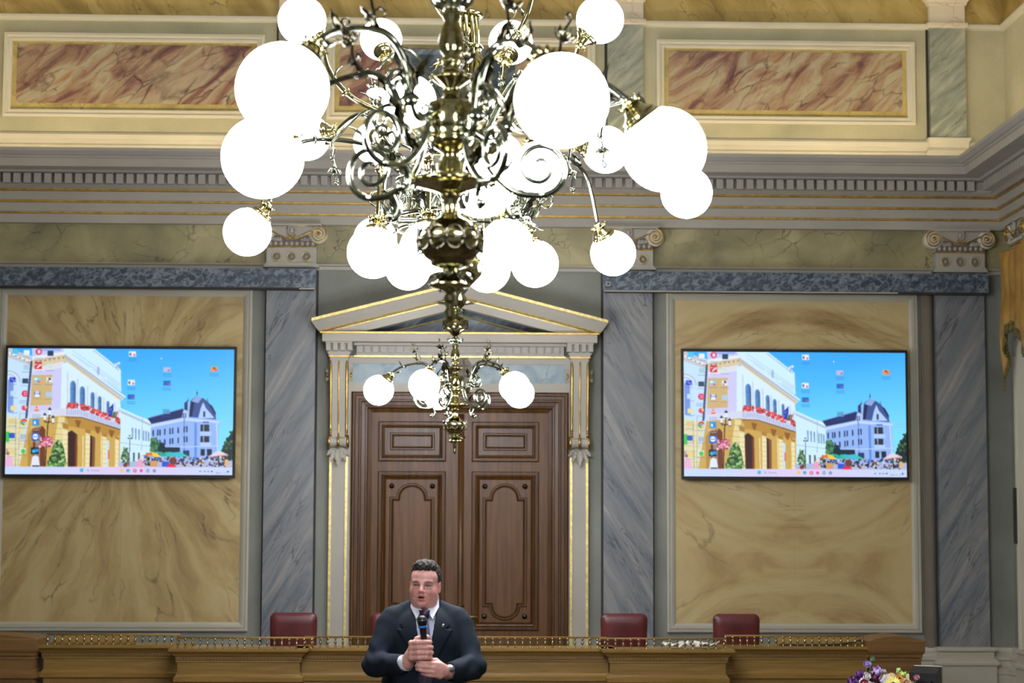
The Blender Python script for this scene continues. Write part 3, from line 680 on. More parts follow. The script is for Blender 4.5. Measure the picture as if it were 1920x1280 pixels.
# things lying on the bench
rng = random.Random(7)
def crumple(x, y, z, s, lab, k):
    m = XZ(); n = 7; v = []
    for j in range(n):
        for i in range(n): v.append(((i/(n-1)-.5)*s,(j/(n-1)-.5)*s*.7,.004+rng.random()*.045+abs(i-3)*.006))
    m.add(v,[(j*n+i,j*n+i+1,(j+1)*n+i+1,(j+1)*n+i) for j in range(n-1) for i in range(n-1)],False)
    o = m.build('paper', K['white'], None, (x,y,z)); o.rotation_euler = (0,0,k); tag(o,lab,'paper','papers on the right bench section'); o.modifiers.new('s','SOLIDIFY').thickness = .002
crumple(1.98,-2.42,.98,.20,'crumpled white paper on the bench behind the balusters, left of the two',.3)
crumple(2.22,-2.40,.98,.24,'crumpled white paper on the bench behind the balusters, right of the two',-.4)
def board(x0,x1,lab):
    m = XZ(); m.prism([(-1.72,.979),(-1.95,.979),(-1.95,1.0),(-1.72,1.05)],x0,x1,None,'x'); o = m.build('sloping_board',K['oak']); tag(o,lab,'board')
board(2.95,3.68,'pale sloping wooden board behind the right recessed rail, a dark cable across it')
board(-3.45,-2.75,'pale sloping wooden board behind the left recessed rail')
m = XZ(); m.tube([(2.95,-1.97,.99),(3.1,-1.97,.985),(3.3,-1.97,.984),(3.45,-1.97,.99),(3.6,-1.97,1.01),(3.7,-1.9,1.03)],.007,6); o = m.build('cable',K['groove_shade']); tag(o,'dark cable lying along the right sloping board','cable')

# ---------------------------------------------------------------- burgundy chairs
mm = NT('burgundy_leather'); K['leather'] = mm.out(mm.ramp(mm.noise(mm.tc,6,5).outputs[0],[(.3,(78,28,30)),(.7,(100,40,42))]),.33,0,mm.noise(mm.tc,220,3).outputs[0],.15,.002)
K['chrome'] = metal('dull_chrome',(170,170,172),.25,.1)
def pad(m, w, h, d, taper=1.0, rad=.05, bow=.0, rows=8):
    """upholstered slab: x width, z height, y depth, rounded"""
    n = 14; rings = []
    def outline(inset):
        pts = []
        for cxs, czs, a0 in ((1,1,0),(-1,1,PI/2),(-1,-1,PI),(1,-1,1.5*PI)):
            for i in range(6):
                a = a0+PI/2*i/5
                x = cxs*(w/2-rad)+rad*math.cos(a); z = czs*(h/2-rad)+rad*math.sin(a)
                k = 1-(1-taper)*(.5-z/h)
                sc = 1-inset*2/min(w,h)
                x *= k*sc; z = z*sc+(bow*(1-(2*x/w)**2) if czs > 0 else 0)
                pts.append((x,z))
        return pts
    for inset,y in ((.06,-d/2-.008),(.02,-d/2),(.004,-d/2+.012),(0,0),(.004,d/2-.012),(.02,d/2)): rings.append([(x,y,z) for x,z in outline(inset)])
    v = [p for r in rings for p in r]; k = len(rings[0]); f = []
    for i in range(len(rings)-1):
        for j in range(k): f.append((i*k+j,(i)*k+(j+1)%k,(i+1)*k+(j+1)%k,(i+1)*k+j))
    f.append(list(range(k))[::-1]); f.append([(len(rings)-1)*k+j for j in range(k)])
    m.add(v,f,True)
def chair():
    t = thing('office_chair',(0,0,.15),'','chair','burgundy leather chairs behind the bench')
    m = XZ(); pad(m,.425,.68,.09,.94,.05,.012); o = m.build('backrest',K['leather'],t); o.location = (0,.0,.755); o.rotation_euler = (math.radians(5),0,0)
    m = XZ(); pad(m,.48,.46,.10,1,.06); o = m.build('seat',K['leather'],t); o.location = (0,.22,.40); o.rotation_euler = (PI/2,0,0)
    for s in (-1,1):
        m = XZ(); m.tube([(s*.25,.1,.40),(s*.27,.06,.52),(s*.27,.10,.60),(s*.27,.36,.60),(s*.26,.38,.50),(s*.25,.3,.40)],.014,8); m.build('armrest',K['chrome'],t)
    m = XZ(); m.lathe([(.03,.08),(.03,.2),(.022,.2),(.022,.35)],(0,.22,0),12); m.build('column',K['chrome'],t)
    for k in range(5):
        a = 2*PI*k/5; m = XZ(); m.tube([(0,.22,.10),(.28*math.cos(a),.22+.28*math.sin(a),.065)],[.025,.014],8); m.ball((.28*math.cos(a),.22+.28*math.sin(a),.03),.03,10,8); m.build('leg',K['chrome'],t)
    return t
ch = chair(); ch.location = (-1.362,-1.66,.15); ch['label'] = 'burgundy chair in front of the left marbled pilaster'
for x,l in ((-.47,'burgundy chair almost hidden behind the standing man'),(1.594,'burgundy chair in front of the pilaster right of the door'),(2.605,'burgundy chair below the right screen, rightmost of the row')):
    c = copy_tree(ch); c.location.x = x; c['label'] = l

# ================================================================ WALL SCREENS
IW, IH = 960, 540
img = np.zeros((IH, IW, 3), np.float32)
QX0,QY0,QX1,QY1 = 45.0,47.0,1838.0,1056.0     # measured corners of the lit picture
def S2(p): return ((p[0]-QX0-(1-(p[1]-QY0)/1009)*17+17*.5)/(QX1-QX0)*IW, (p[1]-QY0)/(QY1-QY0)*IH)
def fillpx(P, c, a=1.0):
    P = np.array(P, float); x0,y0 = np.floor(P.min(0)).astype(int); x1,y1 = np.ceil(P.max(0)).astype(int)
    x0 = max(0,x0); y0 = max(0,y0); x1 = min(IW,x1+1); y1 = min(IH,y1+1)
    if x1 <= x0 or y1 <= y0: return
    X,Y = np.meshgrid(np.arange(x0,x1)+.5,np.arange(y0,y1)+.5); ins = np.zeros(X.shape,bool); n = len(P)
    for i in range(n):
        ax,ay = P[i]; bx,by = P[(i+1)%n]
        if ay == by: continue
        c1 = (ay > Y) != (by > Y); ins ^= c1 & (X < (bx-ax)*(Y-ay)/(by-ay)+ax)
    reg = img[y0:y1,x0:x1]; reg[ins] = reg[ins]*(1-a)+np.array(c,np.float32)*a
def poly(P, c, a=1.0): fillpx([S2(p) for p in P], c, a)
def rect(x0,y0,x1,y1,c,a=1.0): poly([(x0,y0),(x1,y0),(x1,y1),(x0,y1)],c,a)
def disc(x,y,r,c,a=1.0,ry=None): poly([(x+r*math.cos(t),y+(ry or r)*math.sin(t)) for t in [2*PI*i/14 for i in range(14)]],c,a)
def line(x0,y0,x1,y1,w,c,a=1.0):
    dx,dy = x1-x0,y1-y0; L = math.hypot(dx,dy) or 1; nx,ny = -dy/L*w/2,dx/L*w/2
    poly([(x0+nx,y0+ny),(x1+nx,y1+ny),(x1-nx,y1-ny),(x0-nx,y0-ny)],c,a)
def text(s, x, y, h, c, a=1.0, cx=False):
    cu = bpy.data.curves.new('t','FONT'); cu.body = s; cu.resolution_u = 2; o = bpy.data.objects.new('t',cu); COL.objects.link(o)
    me = bpy.data.meshes.new_from_object(o.evaluated_get(bpy.context.evaluated_depsgraph_get()))
    V = [(v.co.x,v.co.y) for v in me.vertices]; w = max([v[0] for v in V]+[0])*h*1.35
    ox = x-w/2 if cx else x
    for p in me.polygons: poly([(ox+V[i][0]*h*1.35,y-V[i][1]*h*1.35) for i in p.vertices],c,a)
    bpy.data.objects.remove(o); bpy.data.curves.remove(cu); bpy.data.meshes.remove(me)
rg = random.Random(11)
def spray(x0,y0,x1,y1,n,r,cols,shape=None):
    for i in range(n):
        x = x0+(x1-x0)*rg.random(); y = y0+(y1-y0)*rg.random()
        if shape and not shape(x,y): continue
        disc(x,y,r*(.6+.8*rg.random()),rg.choice(cols))
for i in range(60):
    t = i/59; y = 40+i*17; f = min(1,t*1.5)
    poly([(20,y),(1860,y),(1860,y+18),(20,y+18)],(50+62*f,168+50*f,255-6*f))
gx, gy = np.meshgrid(np.linspace(0,1,IW), np.linspace(0,1,IH)); gm = (np.clip(gx*.9+gy*.9-.75,0,1)*.45)[...,None]; img[:] = img*(1-gm)+np.array((150,232,255),np.float32)*gm
# far-left facade
poly([(20,40),(245,110),(240,600),(190,1000),(20,1000)],(196,226,250)); poly([(20,40),(62,40),(250,125),(245,190),(20,110)],(196,196,200)); poly([(60,75),(240,150),(240,165),(60,95)],(232,240,250))
for k in range(5): disc(80+34*k,92+16*k,6,(110,100,110))
for r_,c_ in ((92,(170,180,205)),(84,(206,232,250)),(66,(175,185,212)),(58,(206,230,250))): poly([(60+r_*math.cos(t),320-r_*1.0*math.sin(t)) for t in [PI*i/12 for i in range(13)]]+[(20,330)],c_)
rect(52,300,95,560,(120,150,225)); rect(95,300,100,580,(170,190,230)); poly([(20,590),(205,615),(150,1000),(20,1000)],(226,220,178))
for k in range(9): line(40,640+k*42,200-6*k,650+k*42,3,(186,170,130))
line(118,600,118,1000,3,(110,110,120)); line(152,560,140,1000,3,(150,150,160))
# corner face of the main building
poly([(240,40),(500,40),(500,78),(245,128)],(192,206,244)); rect(300,44,470,66,(150,175,235))
poly([(240,240),(485,180),(480,530),(225,610)],(204,204,248)); poly([(245,262),(405,258),(398,500),(232,508)],(208,178,122))
poly([(245,128),(500,80),(500,170),(245,210)],(216,200,168)); poly([(245,112),(500,72),(520,84),(500,96),(245,140)],(232,234,244))
for k in range(7): poly([(265+36*k,150-6*k),(285+36*k,147-6*k),(275+36*k,166-6*k)],(150,128,90))
poly([(240,210),(490,150),(490,200),(240,246)],(222,222,238))
line(238,150,200,610,16,(60,70,105)); line(246,180,212,600,5,(170,190,235))
poly([(230,560),(520,520),(520,600),(225,640)],(212,218,238))
# main facade in sun
poly([(480,40),(728,40),(946,215),(950,395),(540,110),(500,78)],(206,240,253))
for a0,b0 in ((0,0),(22,26),(60,74)): line(560,60+b0*1.2,946,330+b0*.6,4,(172,196,226))
for k in range(3): poly([(610+115*k,112+82*k),(700+115*k,176+80*k),(700+115*k,206+80*k),(610+115*k,142+82*k)],(190,222,244),.7)
for k in range(16): line(728+13.2*k,52+10.5*k,728+13.2*k,66+10.5*k,4,(120,130,160))
disc(768,225,10,(158,180,226),1,36)
poly([(500,72),(520,78),(988,432),(940,470),(520,150)],(216,236,252)); poly([(505,95),(975,438),(965,448),(500,112)],(172,186,208)); poly([(500,112),(955,450),(945,464),(500,150)],(214,198,168))
for k in range(30): poly([(510+15*k,122+11*k),(518+15*k,127+11*k),(512+15*k,140+11*k)],(168,150,122))
poly([(480,170),(520,155),(942,470),(948,560),(1000,660),(500,530),(470,530)],(216,240,252))
for x,yt,yb,w in ((568,312,500,21),(642,356,505,19),(723,400,528,14),(779,432,548,13),(845,470,570,10)):
    for ww,cc in ((w+5,(186,208,232)),(w,(86,140,206))):
        poly([(x-ww,yb),(x-ww,yt+ww*1.2)]+[(x+ww*math.cos(PI-PI*i/8),yt+ww*1.2-ww*1.5*math.sin(PI*i/8)) for i in range(9)]+[(x+ww,yb)],cc)
    line(x,yt,x,yb,3,(56,86,130)); line(x-w,(yt*2+yb)/3,x+w,(yt*2+yb)/3,4,(56,96,150)); poly([(x+w*.4,yt+12),(x+w,yt+w),(x+w,yb),(x+w*.5,yb)],(46,70,110),.7)
for x in (525,605,684,752,812,880,905,930): line(x,230+(x-525)*.72,x,540+(x-525)*.2,8,(186,206,236))
spray(905,140,935,200,14,8,[(210,230,250),(120,150,220)])
# ground floor and portico
poly([(225,610),(520,585),(540,1000),(150,1000)],(206,168,86)); poly([(235,1000),(215,740),(250,690),(330,670),(352,700),(350,1000)],(112,58,34)); rect(275,740,310,1000,(150,130,120)); poly([(215,740),(250,690),(262,1000),(215,1000)],(176,138,66))
poly([(455,595),(505,600),(500,1000),(400,1000),(430,760)],(228,214,156))
for k in range(8): line(400,640+46*k,500,646+46*k,3,(170,140,80))
poly([(500,640),(905,745),(950,740),(935,1000),(495,1000)],(206,168,84))
for P in ([(532,1000),(530,722),(560,704),(606,740),(604,1000)],[(702,1000),(704,742),(745,760),(742,1000)]): poly(P,(58,28,26))
poly([(590,735),(606,742),(604,1000),(585,1000)],(116,60,30)); poly([(745,760),(742,1000),(720,1000),(722,752)],(126,80,48)); poly([(835,775),(858,790),(852,1000),(832,1000)],(200,226,250)); rect(848,860,856,930,(220,70,90))
for a,b in ((490,530),(670,706),(804,836),(905,934)):
    poly([(a,660+(a-490)*.2),(b,668+(b-490)*.2),(b-3,1000),(a-3,1000)],(238,226,178))
    for k in range(8): line(a,700+38*k,b,703+38*k,3,(190,168,110))
    poly([(a-6,640+(a-490)*.25),(b+6,650+(b-490)*.25),(b,690+(b-490)*.2),(a,680+(b-490)*.2)],(170,128,60))
for a in (650,795): line(a,745,a,1000,7,(240,232,200))
poly([(508,590),(640,592),(1006,712),(1000,735),(905,748),(700,700),(540,670)],(186,140,62)); 
for x,y in ((610,640),(765,690),(875,718)): poly([(x-24,y-22),(x+24,y-12),(x+6,y+44),(x-12,y+30)],(140,92,40))
line(508,600,640,600,5,(60,50,60)); line(640,600,1006,716,5,(60,50,60))
poly([(510,520),(622,515),(1006,655),(1006,708),(636,596),(510,590)],(206,214,246))
for k in range(30): line(524+16*k,540+max(0,k-6)*5.6,524+16*k,580+max(0,k-6)*5.6,5,(150,160,196))
for i in range(150):
    t = rg.random()
    if t < .2: x,y = 520+85*rg.random(),512
    else: x = 632+372*(t-.2)/.8; y = 515+(x-632)*.385
    disc(x+rg.uniform(-6,6),y+rg.uniform(-26,14),7+rg.random()*5,rg.choice([(224,72,76),(240,104,100),(196,54,66),(232,88,84),(150,60,60)]))
poly([(850,528),(888,488),(890,540),(872,590),(850,592)],(22,48,196)); spray(856,520,884,575,8,3,[(220,210,90)]); poly([(885,560),(905,548),(900,602),(880,600)],(30,120,80)); poly([(905,560),(925,545),(915,600),(905,600)],(214,60,80)); line(850,590,905,480,2,(140,120,120)); line(900,600,965,505,2,(140,120,120))
# attached white building
poly([(946,522),(1100,592),(1196,640),(1194,1000),(940,1000)],(206,238,252)); poly([(946,540),(1198,655),(1194,672),(946,560)],(170,196,222)); poly([(1110,590),(1190,630),(1190,650),(1110,610)],(226,240,252))
for x in (1040,1066,1092,1128,1148,1168): rect(x-5,680+(x-1040)*.25,x+5,770+(x-1040)*.15,(110,146,200))
line(946,800,1190,830,4,(150,180,206)); 
for x in (1000,1045,1085,1150): rect(x,880,x+14,985,(70,80,100))
line(1120,590,1112,860,3,(120,150,180)); text('ÉTTEREM',1130,838,16,(60,70,110),.0)
# palace on the right
poly([(1185,640),(1450,585),(1720,612),(1726,1000),(1185,1000)],(146,182,246)); poly([(1160,606),(1440,526),(1462,590),(1190,648)],(34,46,104)); line(1165,600,1440,520,6,(120,160,230))
poly([(1450,480),(1480,455),(1492,575),(1448,590)],(40,60,120)); poly([(1500,460),(1545,420),(1602,442),(1640,470),(1700,560),(1700,610),(1485,590)],(62,86,150)); poly([(1545,420),(1590,438),(1560,480),(1505,465)],(140,170,226)); poly([(1505,465),(1530,475),(1510,590),(1485,590)],(26,36,84))
poly([(1560,600),(1580,520),(1600,470),(1622,520),(1690,600)],(176,206,250)); poly([(1640,480),(1670,500),(1702,560),(1690,570)],(30,44,92)); poly([(1430,600),(1440,545),(1458,532),(1476,545),(1490,600)],(176,206,250))
line(1551,375,1551,425,4,(50,70,120)); disc(1551,400,7,(50,70,120)); line(1481,440,1481,470,4,(50,70,120)); line(1597,445,1597,480,4,(50,70,120)); line(1634,440,1634,475,4,(50,70,120)); rect(1476,470,1490,580,(170,190,236))
rect(1600,545,1616,590,(30,50,100)); rect(1440,560,1448,600,(40,60,110)); rect(1456,560,1464,600,(40,60,110))
poly([(1185,655),(1450,600),(1728,622),(1728,640),(1450,622),(1185,680)],(196,216,250)); line(1450,600,1450,960,10,(110,150,226)); line(1540,640,1540,980,18,(92,140,226)); line(1705,620,1715,860,12,(190,214,250))
for x in (1204,1240,1258,1296,1338,1358,1402,1450,1470):
    y = 700-(x-1204)*.13
    rect(x-5,y,x+5,y+48,(26,40,84)); rect(x-5,y+82,x+5,y+128,(26,40,84))
rect(1578,652,1648,706,(40,50,70)); rect(1600,655,1606,706,(190,210,240)); rect(1578,746,1648,794,(40,50,70)); rect(1600,748,1606,794,(190,210,240)); rect(1574,706,1664,738,(178,206,250)); rect(1574,794,1664,822,(178,206,250)); rect(1580,848,1612,900,(30,36,60)); rect(1630,848,1668,900,(30,36,60)); line(1190,840,1730,822,7,(190,214,246)); rect(1440,860,1490,920,(36,60,110))
rect(1596,628,1646,640,(70,110,190))
line(1720,640,1838,620,2,(190,160,220)); line(1720,655,1838,648,2,(190,160,220))
spray(1186,765,1245,870,60,11,[(50,104,76),(80,140,90),(36,80,60)])
poly([(1240,840),(1262,796),(1285,800),(1300,836),(1415,836),(1418,900),(1240,900)],(18,42,58))
poly([(1838,690),(1838,1000),(1745,1000),(1748,850),(1790,770)],(18,36,46)); spray(1745,700,1838,990,90,11,[(16,34,40),(34,70,50),(70,110,60),(22,50,60)],lambda x,y: x > 1838-(y-650)*.42)
# square, parasols, people
poly([(930,950),(1838,940),(1838,1000),(930,1000)],(178,186,220)); spray(1090,905,1790,985,220,7,[(26,32,56),(60,56,90),(230,220,214),(120,60,80),(40,70,150),(190,140,90),(20,24,30)])
for P,c in (([(1112,908),(1190,872),(1216,902)],(224,116,40)),([(1188,874),(1236,882),(1270,912),(1206,914)],(240,204,70)),([(1222,868),(1268,872),(1330,902),(1278,912)],(30,170,150)),([(1290,876),(1345,872),(1400,905),(1320,912)],(40,190,190)),([(1330,880),(1410,872),(1490,908),(1400,914)],(60,190,220)),([(1400,876),(1420,874),(1488,908),(1440,908)],(50,200,180)),([(1640,908),(1718,858),(1800,892),(1730,898)],(226,214,232)),([(1640,908),(1800,893),(1796,902),(1660,914)],(220,150,130))): poly(P,c)
rect(1275,950,1330,990,(30,90,220)); disc(1362,945,30,(110,60,60)); poly([(1310,985),(1330,968),(1375,972),(1392,1000),(1300,1000)],(226,40,70)); rect(1180,945,1235,990,(214,156,96)); rect(1770,930,1800,985,(226,180,120)); line(1720,900,1724,990,8,(30,30,40))
poly([(1075,1000),(1085,940),(1100,918),(1115,940),(1130,1000)],(240,160,200)); disc(1102,930,9,(240,200,180))
poly([(370,1000),(378,950),(395,900),(415,830),(450,780),(480,800),(500,850),(515,950),(500,1000)],(58,96,50)); spray(375,790,515,995,190,9,[(84,140,70),(50,84,44),(120,170,90),(40,66,40),(160,196,130)],lambda x,y: abs(x-446) < 20+(y-780)*.28)
spray(950,838,1022,985,80,8,[(70,120,80),(44,74,50),(110,150,90)],lambda x,y: abs(x-986) < 12+(y-838)*.2); rect(972,965,1000,1000,(130,50,50))
line(372,640,352,1000,7,(24,22,34)); line(345,640,415,636,6,(24,22,34)); line(384,570,376,650,6,(24,22,34)); spray(310,760,405,835,60,8,[(206,80,130),(236,140,180),(150,40,80),(240,200,220)])
for x,y in ((347,592),(385,548),(412,612)): rect(x-10,y-8,x+10,y+34,(226,236,250)); poly([(x-16,y-6),(x,y-30),(x+16,y-6)],(30,34,60)); line(x-10,y+36,x+10,y+36,6,(30,30,50))
line(1020,760,1014,1000,4,(50,50,70)); disc(1008,765,6,(60,60,90)); disc(1030,765,6,(60,60,90)); disc(1019,745,6,(60,60,90))
poly([(240,985),(250,920),(268,905),(300,915),(312,1000),(240,1000)],(226,232,246)); disc(276,898,10,(190,150,140)); rect(250,985,306,1000,(30,36,60)); poly([(30,1000),(40,930),(60,905),(90,930),(105,1000)],(236,180,220)); disc(60,890,14,(110,70,90)); rect(38,715,68,800,(60,200,80)); spray(28,850,60,900,14,6,[(120,80,90),(190,150,160)])
# desktop icons (small coloured marks) with their captions
def cap(x,y,n=1,c=(96,120,190)):
    for k in range(n): line(x-34,y+k*15,x+34,y+k*15,5,c,.55)
for x,y,c in ((110,72,(70,196,240)),(200,82,(226,240,246)),(388,86,(20,60,96)),(198,200,(170,206,220)),(380,188,(206,226,216)),(90,300,(30,60,200)),(190,310,(40,70,100)),(285,300,(120,210,230)),(380,300,(230,234,240)),(285,412,(50,80,170)),(376,418,(170,206,230)),(96,410,(190,220,240)),(98,528,(230,220,160)),(88,634,(220,200,140)),(178,752,(230,240,250)),(88,748,(40,90,200)),(176,868,(220,240,240)),(90,880,(230,210,130))):
    rect(x-23,y-20,x+23,y+20,c); cap(x,y+38)
disc(295,74,26,(226,40,70)); disc(297,74,13,(206,216,240),1,17); cap(295,128,2); rect(264,158,320,214,(206,30,44)); line(280,205,318,176,11,(240,240,244)); text('PDF',267,186,18,(255,255,255)); cap(292,232)
disc(188,412,26,(224,34,90)); text('D',179,424,28,(255,255,255)); cap(180,470,2)
disc(185,526,22,(240,60,90)); disc(194,520,14,(250,200,60)); disc(182,526,10,(200,60,200)); cap(185,570)
poly([(282,506),(262,552),(302,552)],(240,110,70)); line(270,534,294,534,6,(250,250,250)); cap(280,582,2)
disc(184,640,27,(226,50,40)); poly([(184,640),(158,632),(168,664),(186,667)],(40,170,80)); poly([(184,640),(186,667),(208,656),(210,632)],(250,206,50)); disc(184,640,12,(250,250,250)); disc(184,640,9,(60,130,240)); cap(185,684)
rect(250,615,304,668,(40,150,226)); rect(262,632,276,654,(255,255,255)); text('t',281,652,22,(120,60,200)); text('Microsoft',277,690,15,(250,250,255),.9,True); text('Teams',277,707,15,(250,250,255),.9,True)
rect(244,726,304,786,(30,110,220)); disc(274,756,22,(250,250,255)); line(260,756,288,756,5,(30,110,220)); poly([(256,756),(266,748),(266,764)],(30,110,220)); poly([(292,756),(282,748),(282,764)],(30,110,220)); cap(272,798,1,(240,244,250))
disc(178,872,18,(70,200,70)); rect(240,842,300,896,(16,30,60)); disc(262,872,15,(40,190,230)); disc(284,866,15,(40,150,230))
for k in range(3): rect(160+14*k,736,168+14*k,776,(120,150,200))
rect(268,392,302,412,(200,220,250)); rect(266,416,304,436,(240,244,250)); rect(375,285,392,302,(30,40,70)); rect(366,304,374,318,(40,60,130)); line(80,290,104,312,5,(220,230,250)); rect(262,286,284,300,(240,250,250)); rect(284,306,306,322,(226,90,150))
for x,y,k in ((1038,90,0),(1030,320,0),(1028,434,1),(1312,212,2),(1312,322,1),(1687,206,3),(1307,550,4)):
    c = ((230,236,240),(24,110,200),(180,190,230),(236,150,90),(70,170,220))[k]; rect(x-28,y-(20 if k else 24),x+28,y+18,c); disc(x+14,y+6,8,(224,60,130)); 
    if k == 0: rect(x-22,y-12,x-10,y+10,(60,60,80))
    if k == 3: disc(x,y-8,8,(60,40,30))
    cap(x,y+38,2 if k != 4 else 1,(30,110,190))
disc(1266,122,4,(230,250,255),1,7)
# task bar
for i in range(46):
    t = i/45; f = math.exp(-((t-.5)/.3)**2); rect(20+i*41,995,62+i*41,1075,(196+26*f,218-12*f,250-4*f))
rect(628,1010,654,1036,(60,180,220)); disc(690,1022,7,(120,140,170)); disc(690,1022,4,(206,214,246)); line(695,1028,701,1034,3,(120,140,170)); text('Keresés',715,1030,15,(130,140,170))
rect(944,1012,970,1034,(240,200,90)); disc(1007,1024,14,(40,150,210)); disc(1010,1028,7,(110,220,160)); disc(1060,1024,14,(226,30,60)); disc(1060,1024,7,(214,206,240),1,9); disc(1110,1024,12,(230,70,130)); disc(1162,1024,13,(70,130,190)); disc(1162,1024,6,(240,250,250)); disc(1162,1012,5,(60,170,100)); disc(1214,1024,13,(90,130,190)); disc(1214,1024,5,(206,210,246))
for x in (1576,1612,1640,1668): rect(x-7,1022,x+7,1032,(60,70,100) if x == 1668 else (120,130,160))
text('2024. 11. 14.',1698,1044,13,(110,120,150)); disc(1796,1028,8,(70,100,160))
img = img.reshape(IH//2,2,IW//2,2,3).mean((1,3)); GH, GW = IH//2, IW//2
imgp = np.concatenate([img[:1],img,img[-1:]],0); imgp = np.concatenate([imgp[:,:1],imgp,imgp[:,-1:]],1)
pts = (imgp[:-1,:-1]+imgp[1:,:-1]+imgp[:-1,1:]+imgp[1:,1:])/4/255.0
linp = np.where(pts <= .04045, pts/12.92, ((pts+.055)/1.055)**2.4)
SW, SH = 2.195, 1.225
xs = np.linspace(-SW/2,SW/2,GW+1); zs = np.linspace(SH,0,GH+1)
co = np.zeros((GH+1,GW+1,3)); co[...,0] = xs[None,:]; co[...,2] = zs[:,None]
idx = np.arange((GH+1)*(GW+1)).reshape(GH+1,GW+1)
fc = np.stack([idx[:-1,:-1],idx[1:,:-1],idx[1:,1:],idx[:-1,1:]],-1).reshape(-1,4)
me = bpy.data.meshes.new('display'); me.vertices.add(co.size//3); me.vertices.foreach_set('co',co.ravel())
me.loops.add(fc.size); me.loops.foreach_set('vertex_index',fc.ravel()); me.polygons.add(len(fc)); me.polygons.foreach_set('loop_start',np.arange(0,fc.size,4)); me.update(calc_edges=True)
at_ = me.color_attributes.new('Picture','FLOAT_COLOR','POINT'); ca = np.ones((co.size//3,4)); ca[:,:3] = linp.reshape(-1,3); at_.data.foreach_set('color',ca.ravel())
mm = NT('lit_screen'); an = mm.n('ShaderNodeAttribute',_attribute_name='Picture'); mm.out((.02,.02,.02,1),.35); mm.t.links.new(an.outputs['Color'],mm.b.inputs['Emission Color']); mm.b.inputs['Emission Strength'].default_value = 1.02
me.materials.append(mm.mat)
mm = NT('black_plastic'); K['black'] = mm.out(lin((16,17,20)),.4)
def screen(x, z, lab, ry):
    t = thing('wall_screen',(x,-.10,z),lab,'screen','wall mounted screens showing a town square')
    t.rotation_euler = (0,ry,0)
    m = XZ(); m.box(-1.12,1.12,-.03,.03,-.03,1.255); m.box(-1.0,1.0,.03,.05,.1,1.1); m.box(-.03,.03,-.032,-.03,-.022,-.012); m.build('case',K['black'],t)
    m = XZ(); m.box(-.3,.3,.05,.088,.3,.9); m.build('wall_bracket',K['groove_shade'],t)
    d = bpy.data.objects.new('display',me); COL.objects.link(d); d.parent = t; d.location = (0,-.0312,0)
screen(-3.188,2.515,'large wall screen left of the door, on the ochre panel with the fan of veins',0)
screen(3.417,2.525,'large wall screen right of the door, on the ochre panel with arching veins',0)

# ================================================================ CHANDELIERS
def P3(a, r, z, off=0.0): return Vector((r*math.cos(a)-off*math.sin(a), r*math.sin(a)+off*math.cos(a), z))
def bez(pts, n=8):
    """Catmull-Rom through points"""
    pts = [Vector(p) for p in pts]; out = []
    for i in range(len(pts)-1):
        p0 = pts[max(i-1,0)]; p1 = pts[i]; p2 = pts[i+1]; p3 = pts[min(i+2,len(pts)-1)]
        for k in range(n):
            t = k/n; out.append(.5*((2*p1)+(p2-p0)*t+(2*p0-5*p1+4*p2-p3)*t*t+(3*p1-p0-3*p2+p3)*t**3))
    out.append(pts[-1]); return out
GR = .127
def add_globe(parent, c, d, r=GR):
    """c globe centre, d unit vector from globe centre towards its holder"""
    m = XZ(); m.ball((0,0,0),r,40,26); g = m.build('glass_globe',K['globe'],parent); g.location = c
    m = XZ(); d = Vector(d).normalized()
    m.lathe([(.060,-.030),(.066,-.022),(.066,.0),(.058,.004),(.052,.010),(.056,.014),(.048,.020),(.036,.030),(.030,.044),(.018,.052),(.016,.075)],Vector(c)+d*(r-.012),20,d,0,False)
    for k in range(10):
        q = d.orthogonal().normalized(); q = Matrix.Rotation(2*PI*k/10,3,d) @ q
        m.leaf(Vector(c)+d*(r+.035)+q*.02, q*.9+d*.3, d, .035,.02,.3,4)
    m.build('globe_holder',K['brass'],parent)
def spray_orn(m, p, d, L=.2, s=1.0):
    """curling stem with a small open flower"""
    p = Vector(p); d = Vector(d).normalized(); u = d.orthogonal().normalized(); w = d.cross(u)
    pts = bez([p,p+d*L*.35+u*L*.06,p+d*L*.65-u*L*.05,p+d*L]); m.tube(pts,[.006*s*(1-.5*i/len(pts)) for i in range(len(pts))],7)
    c = p+d*L*.55
    for k in range(6):
        q = Matrix.Rotation(2*PI*k/6,3,d) @ u; m.leaf(c,q+d*.35,d,.055*s,.03*s,.35,5)
    e = p+d*L; m.tube([e+(u*math.cos(t)+d*math.sin(t))*.016*s*(1-t/9)-u*.016*s for t in [i*.5 for i in range(12)]],.004*s,6)
    for k in range(2):
        q = (u if k else w); c2 = p+d*L*.28; m.tube([c2,c2+q*.02*s+d*.01,c2+q*.032*s-d*.005,c2+q*.024*s-d*.02],.004*s,6)
